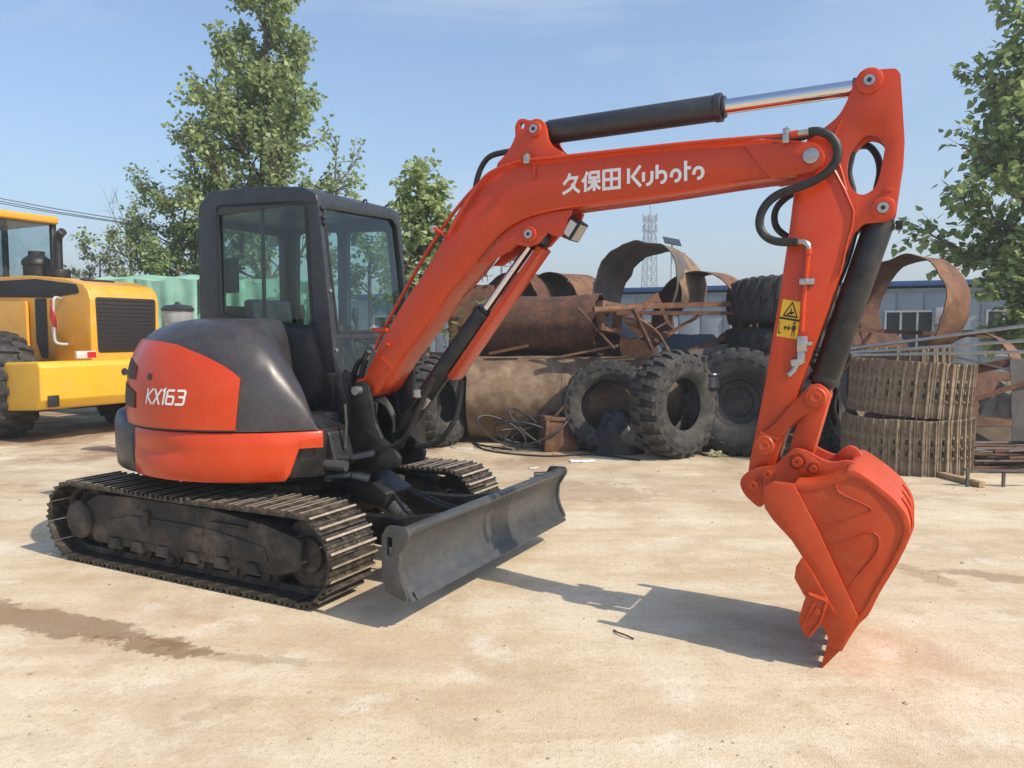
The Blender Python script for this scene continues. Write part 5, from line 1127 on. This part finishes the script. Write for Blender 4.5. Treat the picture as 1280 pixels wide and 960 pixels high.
for px_, top, Y, lb in ((838, 303, 38, 'solar street lamp right of the telecom mast'), (627, 318, 34, 'solar street lamp seen under the boom, left one'), (638, 322, 38, 'solar street lamp seen under the boom, right one')):
    c = Vector((0, 0, 0)); c.x = (px_ - 640) / 970 * Y; c.y = Y; hz = 1.544 + (415 - top) / 970 * Y
    l_ = thing('street_lamp', c, 0, lb, 'street lamp', 'solar street lamps')
    b = MB(); b.tube([(0, 0, 0), (0, 0, hz)], [.07, .045], 8); b.build('pole', FRAMEW, l_)
    b = MB(); b.box((0, 0, hz), (.85, .6, .05), Matrix.Rotation(R(35), 3, 'X') @ Matrix.Rotation(R(12), 3, 'Y')); b.build('solar_panel', DARKGL, l_)
    b = MB(); b.box((.35, -.2, hz - .55), (.6, .22, .08)); b.build('lamp_head', FRAMEW, l_, bevel=.02)
wires = (((-30, 243), (70, 262), (190, 281)), ((-30, 246), (70, 265.5), (190, 284)), ((-30, 249), (70, 267.5), (190, 285)))
for k, w in enumerate(wires):
    P = [Vector(((x - 640) / 970 * 42, 42, 1.544 + (415.06 - y) / 970 * 42)) for x, y in w]; b = MB(); b.tube(smooth_path([p - P[0] for p in P], 8), .022, 5)
    tag(b.build('power_line', RUBBER, None, P[0]), ('uppermost', 'middle', 'lowest')[k] + ' of three power lines crossing the sky at left', 'power line', 'power lines')

# green tarpaulin stack behind the loader and cab
TARP = mat('green_tarpaulin', (.28, .52, .41), .45, var=.5, scale=2.2, col2=(.15, .34, .26), bump=.25, bscale=9, dust=((.45, .60, .50), .5, 3))
def tarp(x0, x1, ytop, Y, label, seed, dp=1.5):
    xa, xb = (x0 - 640) / 970 * Y, (x1 - 640) / 970 * Y; zt = 1.544 + (415 - ytop) / 970 * Y; b = MB(); w = xb - xa
    def f(i, j):
        x = i * w
        if j < .5:
            t = j / .5; y = -.10 + .05 * t; z = zt * t
            ph_ = x * 7 + 5.5 * noise.noise((x * 1.6, seed, t * .9)); fl = .10 * (1 - abs(math.sin(ph_))) ** 1.5 * (.4 + noise.noise((x * 2.1, 5, seed)) ** 2 * 4) + .16 * noise.noise((x * 4, t * 1.2, seed))
            y += fl * (1.1 - t * .7); z = z - .03 * noise.noise((x * 3, 1, seed))* t
        else:
            t = (j - .5) / .5; y = -.05 + dp * t; z = zt + .10 * math.sin(math.pi * t) + .05 * noise.noise((x * 2.2, t * 3, seed)) - .02 * math.sin(x * 7)*(1-t)
        return (x, y, z)
    b.grid(f, 150, 30)
    return tag(b.build('tarpaulin_stack', TARP, None, (xa, Y, 0), solid=.006, smooth=60), label, 'tarpaulin', 'green tarpaulin stacks')
tarp(120, 250, 350, 14.2, 'green tarpaulin over a stack, right of the yellow loader', 1)
tarp(250, 420, 352, 15.6, 'green tarpaulin over a stack, seen through the cab side window', 2)
# glass-bowl pre-cleaner on its stand between loader and hood
pc_ = Vector((-3.946,9.2,1.545)); pc_.z = 0; t_ = thing('air_precleaner', pc_, 0, 'grey glass-bowl air pre-cleaner behind the engine hood', 'air pre-cleaner')
b = MB(); b.cyl((0, 0, 0), (0, 0, 1.62), .09, .07, n=14); b.build('pipe', GREYST, t_)
b = MB(); b.lathe([(.08, 1.62), (.15, 1.64), (.165, 1.68), (.165, 1.79), (.08, 1.79)], 24, 'z'); b.build('bowl', mat('bowl_glass', (.34, .35, .35), .15, coat=.5, var=.4), t_, smooth=40)
b = MB(); b.lathe([(.06, 1.79), (.18, 1.79), (.185, 1.82), (.15, 1.855), (.04, 1.87), (.02, 1.90), (.0, 1.90)], 24, 'z'); b.build('lid', CHAR, t_, smooth=40)

# ================================================================ yellow wheel loader (x to its rear-left as seen from behind, y forward)
YELP = mat('loader_yellow', (.70, .335, .022), .38, coat=.2, var=.4, scale=2, col2=(.52, .23, .015), rvar=.08, dust=((.60, .44, .22), .35, 5))
YEL2 = mat('counterweight_yellow', (.70, .385, .016), .42, var=.35, scale=2, col2=(.52, .26, .012), dust=((.5, .38, .18), .3, 5))
GRILL = mat('grille_dark', (.018, .015, .013), .6, var=.4, scale=20)
CABG2 = glass('loader_glass', (.45, .55, .58))
aL = R(62); Lo = Vector((-6.17, 11.4, 0))
ld = thing('wheel_loader', Lo, aL, 'yellow wheel loader parked with its grille towards the excavator', 'wheel loader')
HWd = 1.15                                                           # hood from x=0 (near side) to HWd
def lp(y0, y1, prof): pass
b = MB()                                                            # hood shell: side profile in (y, z) swept across x
pf = [(0.0, 1.10), (0.0, 2.02), (.05, 2.16), (.16, 2.25), (.60, 2.34), (1.5, 2.42), (2.4, 2.42), (2.4, 1.10)]
b.plate(fillet(pf, [.02, .05, .08, .10, .2, .2, .05, .02]), 0, HWd, axis='x'); hoodL = b.build('hood', YELP, ld, bevel=.05, seg=3, smooth=50, ang=50)
b = MB(); b.plate(fillet([(.10, 1.24), (HWd - .08, 1.24), (HWd - .06, 2.06), (.08, 2.06)], .05), -.012, .01); b.build('grille', GRILL, hoodL, bevel=.004)
for k in range(13): b = MB(); b.box((HWd / 2, -.016, 1.30 + .06 * k), (HWd - .22, .01, .012)); b.build('grille_slat', GRILL, hoodL, smooth=0)
b = MB(); b.plate(fillet([(.22, 2.12), (.30, 2.25), (1.3, 2.36), (2.35, 2.36), (2.35, 2.10), (.9, 2.06)], .05), -.012, -.001, axis='x'); b.build('hood_stripe', GRILL, hoodL, bevel=.004)
b = MB(); b.plate(fillet([(1.05, 1.15), (1.22, 1.15), (1.34, 1.40), (1.34, 2.06), (1.05, 2.06)], .03), -.010, -.001, axis='x'); b.build('side_opening', GRILL, hoodL)
b = MB(); b.box((.5, .55, 2.337), (.5, .12, .02), Matrix.Rotation(R(12), 3, 'X')); b.build('hood_vent', GRILL, hoodL)
b = MB(); b.plate(fillet([(1.36, 1.0), (1.5, 1.36), (1.5, 2.02), (2.5, 2.04), (2.5, 1.0)], .04), -.06, -.012, axis='x'); b.build('side_door', YELP, ld, bevel=.012)
# counterweight: wide block, curved underside
b = MB(); cwp = fillet([(-.30, .62), (-.20, .48), (.55, .44), (.85, .60), (.85, 1.08), (.5, 1.12), (-.26, 1.14), (-.30, 1.06)], [.05, .08, .1, .1, .04, .05, .05, .04])
b.plate(cwp, -.95, HWd + .95, axis='x'); cw = b.build('counterweight', YEL2, ld, bevel=.06, seg=3, smooth=50, ang=50)
for x in (-.78, HWd + .78): b = MB(); b.box((x, -.305, .60), (.16, .02, .16)); b.build('tow_eye', GRILL, cw, bevel=.01)
for x in (.30, HWd - .1): b = MB(); b.cyl((x, -.30, .96), (x, -.315, .96), .05, n=16); b.build('bolt_cap', GRILL, cw)
for x in (-.20, HWd + .2):
    b = MB(); b.box((x, -.16, 1.22), (.30, .06, .11)); o = b.build('tail_lamp', LENS, ld, bevel=.01); b = MB(); b.box((x + .07, -.194, 1.22), (.13, .01, .08)); b.build('red_lens', RED, o)
b = MB(); b.cyl((-.5, 1.2, .74), (HWd + .5, 1.2, .74), .20, n=20); b.box((HWd / 2, 1.15, .66), (.7, .6, .62)); b.build('rear_axle', BLACK, ld, bevel=.04)
b = MB(); b.box((.1, .95, .80), (.9, 2.2, .50)); b.build('chassis', BLACK, ld, bevel=.03)
# handrail with a red rag
b = MB(); b.tube(smooth_path([(-.02, .66, 2.04), (-.14, .62, 2.05), (-.17, .62, 1.9), (-.17, .62, 1.50), (-.14, .60, 1.38), (-.02, .52, 1.36)], 4), .022, 8); b.build('handrail', FRAMEW, ld)
b = MB()
def rag(i, j): return (-.20 + .015 * math.sin(j * 7 + i * 4), .63 - .16 * i * (.35 + .65 * j) + .02 * math.sin(j * 5), 2.03 - .40 * j - .05 * i)
b.grid(rag, 5, 8); tag(b.build('red_cloth', mat('rag_red', (.55, .05, .03), .8), ld, solid=.005), 'faded red rag tied to the handrail')
# exhaust, air cleaner, cab
b = MB(); b.cyl((.5, 1.52, 2.40), (.5, 1.52, 2.54), .17, n=20); b.tube(smooth_path([(.5, 1.52, 2.5), (.5, 1.52, 2.98), (.5, 1.48, 3.08), (.5, 1.38, 3.14)], 5), .066, 14); b.build('exhaust', BLACK, ld, bevel=.004)
b = MB(); b.lathe([(.05, 2.40), (.20, 2.40), (.20, 2.62), (.22, 2.64), (.22, 2.70), (.19, 2.74), (.12, 2.80), (.12, 2.86), (.0, 2.87)], 24, 'z', (.5, 2.10, 0)); b.build('air_cleaner', BLACK, ld, smooth=40)
b = MB(); b.box((.57, 2.75, 2.36), (1.5, .4, .12)); b.build('deck', BLACK, ld, bevel=.02)
cabL = MB()
for x in (-.25, HWd + .25):
    for y in (3.1, 4.6): cabL.box((x, y, 2.85), (.09, .09, 1.25))
cabL.box((.57, 3.85, 2.20), (1.5, 1.5, .5)); cabL.box((.57, 3.1, 2.40), (1.4, .08, .15))
cb_ = cabL.build('cab', CHAR, ld, bevel=.015)
b = MB(); b.box((.57, 3.85, 3.53), (1.72, 1.80, .14)); b.build('cab_roof', YELP, cb_, bevel=.04, seg=3)
b = MB(); b.add([(-.2, 3.1, 2.45), (HWd + .2, 3.1, 2.45), (HWd + .2, 3.1, 3.46), (-.2, 3.1, 3.46)], [(0, 1, 2, 3)]); b.build('window_pane', CABG2, cb_, smooth=0)
b = MB(); b.add([(-.25, 3.15, 2.45), (-.25, 4.55, 2.45), (-.25, 4.55, 3.46), (-.25, 3.15, 3.46)], [(0, 1, 2, 3)]); b.build('window_pane', CABG2, cb_, smooth=0)
b = MB(); b.add([(-.2, 4.6, 2.45), (HWd + .2, 4.6, 2.45), (HWd + .2, 4.6, 3.46), (-.2, 4.6, 3.46)], [(0, 1, 2, 3)]); b.build('window_pane', CABG2, cb_, smooth=0)
b = MB(); b.box((.57, 3.8, 2.75), (.5, .16, .7)); b.box((.57, 4.0, 2.5), (.5, .5, .16)); b.build('seat', INTER, cb_, bevel=.04)
for x, rz in ((-.72, 0), (HWd + .72, R(180))):
    for y in (1.20, 4.7):
        w = tyre((0, 0, 0), .76, .58, .36, (0, 0, 0), 'x', TYRED, 22, YELP, lug=.05); w.parent = ld; w.location = (x if x < 0 or y > 2 else HWd + .30, y, .76); w.rotation_euler = (0, 0, R(90) if x < 0 else R(-90))
        for kk in ('label', 'category', 'group'): del w[kk]
        w.name = 'wheel'
b = MB(); b.box((.49, 4.2, .9), (1.3, 3.0, .6)); b.build('front_frame', YELP, ld, bevel=.04)
b = MB(); b.box((.49, 6.6, .75), (2.9, .9, 1.2)); b.build('loader_bucket', YELP, ld, bevel=.1)

# ================================================================ trees and plants
BARK = mat('bark', (.13, .11, .085), .9, var=.6, scale=14, bump=.5, bscale=40)
POP = leafmat('poplar_leaf', (.17, .255, .065), (.50, .58, .30), .5)
POPR = leafmat('poplar_leaf_near', (.13, .21, .055), (.43, .52, .22), .48)
WIL = leafmat('fine_leaf', (.15, .225, .07), (.40, .48, .22), .45)
def leaf(b, p, d, up, s, fold=.25, heart=True):
    """poplar leaf: short stalk, broad heart blade folded on the midrib"""
    d = d.normalized(); side = d.cross(up)
    if side.length < 1e-3: side = d.orthogonal()
    side.normalize(); nrm = side.cross(d)
    c = p + d * s * .25
    pts = [c, c + d * s * .12 + side * s * .42 + nrm * s * fold * .3, c + d * s * .48 + side * s * .38 + nrm * s * fold * .2, c + d * s * 1.0, c + d * s * .48 - side * s * .38 + nrm * s * fold * .2, c + d * s * .12 - side * s * .42 + nrm * s * fold * .3]
    v = [b.bm.verts.new(q) for q in pts]
    if heart: b.face([v[0], v[1], v[2], v[3]]); b.face([v[0], v[3], v[4], v[5]])
    else: b.face([v[0], v[2], v[3], v[4]])
def make_tree(name, base, label, cat, trunk_pts, r0, limbs, leafm, leaf_s, seed, twigs=5, per=9, droop=.3, group=None, bark=BARK, yel=None, sub=3, spread=.45, heart=True, scale_top=.5):
    """limbs: (height fraction on trunk, direction azimuth deg, elevation deg, length)"""
    rd = random.Random(seed); t = thing(name, base, 0, label, cat, group)
    tp = smooth_path(trunk_pts, 5); w = MB(); n = len(tp)
    w.tube(tp, [r0 * (1 - .8 * i / (n - 1)) for i in range(n)], 8)
    c = MB()
    def rv(): return Vector((rd.uniform(-1, 1), rd.uniform(-1, 1), rd.uniform(-1, 1)))
    def twig(p, d, l_, r_):
        P = [p]; dd = d.normalized()
        for k in range(4): dd = (dd + rv() * .25 + Vector((0, 0, -droop * .06))).normalized(); P.append(P[-1] + dd * l_ / 4)
        w.tube(P, [r_ * (1 - .2 * k) for k in range(5)], 4, caps=False)
        for k in range(per):
            f = .15 + .85 * (k + rd.random()) / per; i = min(3, int(f * 4)); q = P[i].lerp(P[i + 1], f * 4 - i)
            ld_ = (rv() + dd * .4 + Vector((0, 0, -droop))).normalized()
            leaf(c, q + ld_ * leaf_s * .4, ld_, (Vector((0, 0, 1)) + rv() * .8).normalized(), leaf_s * rd.uniform(.65, 1.15), heart=heart)
    for (hf, az, el, l_) in limbs:
        i = min(n - 2, int(hf * (n - 1))); p = Vector(tp[i]).lerp(Vector(tp[i + 1]), hf * (n - 1) - i)
        d = Vector((math.cos(R(az)) * math.cos(R(el)), math.sin(R(az)) * math.cos(R(el)), math.sin(R(el))))
        P = [p]; m = 6
        for k in range(m): d = (d + rv() * .12 + Vector((0, 0, .05))).normalized(); P.append(P[-1] + d * l_ / m)
        rr = r0 * (1 - .8 * hf) * .55
        w.tube(P, [rr * (1 - .13 * k) for k in range(m + 1)], 6, caps=False)
        for k in range(sub):
            f = .25 + .7 * (k + rd.random()) / sub; i = min(m - 1, int(f * m)); q = P[i].lerp(P[i + 1], f * m - i)
            d2 = (d + rv() * 1.0).normalized(); l2 = l_ * spread * rd.uniform(.6, 1.1); Q = [q]
            for kk in range(4): d2 = (d2 + rv() * .15 + Vector((0, 0, .04))).normalized(); Q.append(Q[-1] + d2 * l2 / 4)
            w.tube(Q, [rr * .45 * (1 - .2 * kk) for kk in range(5)], 5, caps=False)
            for kk in range(twigs):
                f2 = .2 + .8 * (kk + rd.random()) / twigs; ii = min(3, int(f2 * 4)); twig(Q[ii].lerp(Q[ii + 1], f2 * 4 - ii), d2 + rv() * .9, l2 * .5 * rd.uniform(.6, 1.2) + .12, rr * .16 + .002)
        for kk in range(twigs): twig(P[-1 - (kk % 3)], d + rv() * .7, l_ * .25 + .12, rr * .16 + .002)
    w.build('trunk', bark, t, smooth=50); c.build('crown', leafm, t, smooth=0)
    return t
rd = random.Random(3)
# tall poplar behind the cab
Y = 16.2; bx_ = (334 - 640) / 970 * Y
lim = []
for k in range(40):
    hf = .26 + .72 * (k + .5) / 40; L0 = 2.55 * min(1, (1.10 - hf) / .72)
    lim.append((hf, k * 137.5 + rd.uniform(-20, 20), rd.uniform(36, 60), max(.8, L0 * rd.uniform(.75, 1.05))))
make_tree('poplar_tree', (bx_, Y, 0), 'tall leafy poplar rising behind the excavator cab', 'tree', [(0, 0, 0), (.05, 0, 1.8), (-.05, .05, 4.0), (.08, 0, 6.2), (.12, .05, 9.2)], .16, lim, POP, .105, 1, twigs=7, per=12, sub=5, spread=.36)
# bushy fine-leaved tree to its left
Y = 16; bx_ = (205 - 640) / 970 * Y; lim = []
for k in range(20): lim.append((.45 + .5 * k / 20, k * 137.5, rd.uniform(5, 50), rd.uniform(.8, 1.4)))
make_tree('broadleaf_tree', (bx_, Y, 0), 'loose fine-leaved tree between loader and poplar', 'tree', [(0, 0, 0), (.1, 0, 1.6), (.35, 0, 2.9), (.5, .1, 4.2)], .10, lim, WIL, .08, 2, twigs=6, per=11, sub=4, spread=.5, droop=.6)
Y = 18; bx_ = (238 - 640) / 970 * Y; lim = [(.35 + .6 * k / 14, k * 137.5, rd.uniform(5, 50), rd.uniform(.9, 1.3)) for k in range(14)]
make_tree('broadleaf_tree', (bx_, Y, 0), 'pale green bushy tree low behind the green tarpaulin', 'tree', [(0, 0, 0), (.0, 0, 1.4), (.1, 0, 2.6), (.2, .1, 3.6)], .10, lim, WIL, .085, 3, twigs=6, per=12, sub=4, spread=.5, droop=.5)
# small thin tree and a bare one
Y = 20; lim = [(.5 + .45 * k / 9, k * 137.5, rd.uniform(5, 50), rd.uniform(.5, .9)) for k in range(9)]
make_tree('young_tree', ((125 - 640) / 970 * Y, Y, 0), 'small sparse tree right of the loader exhaust', 'tree', [(0, 0, 0), (-.1, 0, 1.5), (.05, 0, 2.6), (.1, 0, 3.6)], .06, lim, leafmat('yellowing', (.15, .19, .07), (.34, .36, .17)), .075, 4, twigs=5, per=10, sub=3)
lim = [(.4 + .55 * k / 10, k * 137.5, rd.uniform(40, 70), rd.uniform(.8, 1.4)) for k in range(10)]
make_tree('bare_tree', ((163 - 640) / 970 * 21, 21, 0), 'bare leafless tree beside the small sparse tree', 'tree', [(0, 0, 0), (0, 0, 2), (.1, 0, 3.4), (0, 0, 4.7)], .07, lim, WIL, .05, 5, twigs=3, per=0, sub=3)
# poplar with a sawn trunk right of the cab
Y = 11.6; lim = [(.62 + .36 * k / 13, k * 137.5 + 40, rd.uniform(25, 65), rd.uniform(.28, .50)) for k in range(13)] + [(.5, 200, 30, .4), (.58, 190, 30, .45), (.55, 330, 35, .35), (.45, 170, 20, .4), (.66, 20, 50, .6)]
make_tree('poplar_tree', ((531 - 640) / 970 * Y, Y, 0), 'short poplar with sawn grey trunk right of the cab', 'tree', [(0, 0, 0), (.02, 0, 1.5), (.0, 0, 2.6), (.06, 0, 3.62)], .095, lim, POP, .095, 6, twigs=5, per=9, sub=3, spread=.6)
Y = 14.5; lim = [(.5 + .48 * k / 10, k * 137.5, rd.uniform(10, 55), rd.uniform(.5, .8)) for k in range(10)]
make_tree('poplar_tree', ((463 - 640) / 970 * Y, Y, 0), 'small poplar seen through the cab windscreen', 'tree', [(0, 0, 0), (.02, 0, 1.5), (.0, 0, 2.6), (.06, 0, 3.3)], .07, lim, POP, .105, 16, twigs=5, per=8, sub=3, spread=.5)
# large poplar reaching in from the right
Y = 12.8; bx_ = (1345 - 640) / 970 * Y
lim = [(.36, 190, 8, 1.7), (.40, 178, 16, 2.2), (.44, 200, 12, 1.9), (.45, 172, 18, 2.2), (.50, 190, 24, 2.2), (.54, 176, 30, 2.0), (.58, 210, 32, 1.9), (.62, 186, 40, 1.9), (.66, 170, 48, 1.9), (.72, 195, 54, 1.8), (.78, 180, 58, 1.6), (.84, 190, 62, 1.5), (.9, 175, 64, 1.3), (.4, 150, 8, 1.4), (.6, 150, 32, 1.5), (.55, 230, 15, 1.5), (.30, 195, 2, 1.4), (.7, 20, 40, 1.6), (.5, 0, 30, 1.6), (.5, 300, 30, 1.5), (.62, 60, 30, 1.5), (.33, 215, -4, 1.3), (.28, 185, -2, 1.1)]
make_tree('poplar_tree', (bx_, Y, 0), 'large-leaved poplar reaching in over the right edge', 'tree', [(0, 0, 0), (.05, 0, 2.0), (-.1, 0, 4.2), (-.15, 0, 7.2)], .16, lim, POPR, .15, 7, twigs=6, per=10, sub=5, spread=.36)
# weeds by the rusty plate and behind
def weed(p, h, n, label, seed, s=.08):
    rd = random.Random(seed); t = thing('weed_plant', p, 0, label, 'weed', 'weeds in the scrap heap'); w = MB(); c = MB()
    for k in range(n):
        a = rd.uniform(0, 6.28); l_ = h * rd.uniform(.6, 1.1); P = [Vector((rd.uniform(-.12, .12), rd.uniform(-.12, .12), 0))]
        for i in range(5): P.append(P[-1] + Vector((math.cos(a) * .05 * i, math.sin(a) * .05 * i, l_ / 5)))
        w.tube(P, [.008 * (1 - .15 * i) for i in range(6)], 4, caps=False)
        for i in range(12):
            q = P[1 + i % 5]; d = Vector((rd.uniform(-1, 1), rd.uniform(-1, 1), rd.uniform(-.2, .8))); leaf(c, q, d, Vector((0, 0, 1)), s * rd.uniform(.7, 1.3))
    w.build('stem', BARK, t); c.build('foliage', leafmat('weed' + str(seed), (.09, .15, .03), (.26, .30, .10)), t, smooth=0)
weed((-.82, 11.7, .55), 1.35, 18, 'yellow-green weeds between the boom and the brown plate', 1, .11)
weed((-0.356,12.4,2.343), .35, 3, 'tuft of weed on top of the dark rusty plate', 2)
weed((-1.9,10.8,0.597), .7, 7, 'low weeds behind the cab front', 3)

# ================================================================ thin summer haze
b = MB(); b.box((0, 280, 14.5), (620, 660, 31)); hz = tag(b.build('haze', [], smooth=0), 'thin pale summer haze over the yard', 'haze', kind='stuff')
hm = bpy.data.materials.new('haze'); hm.use_nodes = True; hn = hm.node_tree.nodes; hn.remove(hn['Principled BSDF'])
pv = hn.new('ShaderNodeVolumePrincipled'); pv.inputs['Color'].default_value = (.92, .96, 1, 1); pv.inputs['Density'].default_value = 0.0030; pv.inputs['Anisotropy'].default_value = .2
hm.node_tree.links.new(pv.outputs[0], hn['Material Output'].inputs['Volume']); hz.data.materials.append(hm)
hm.cycles.homogeneous_volume = True
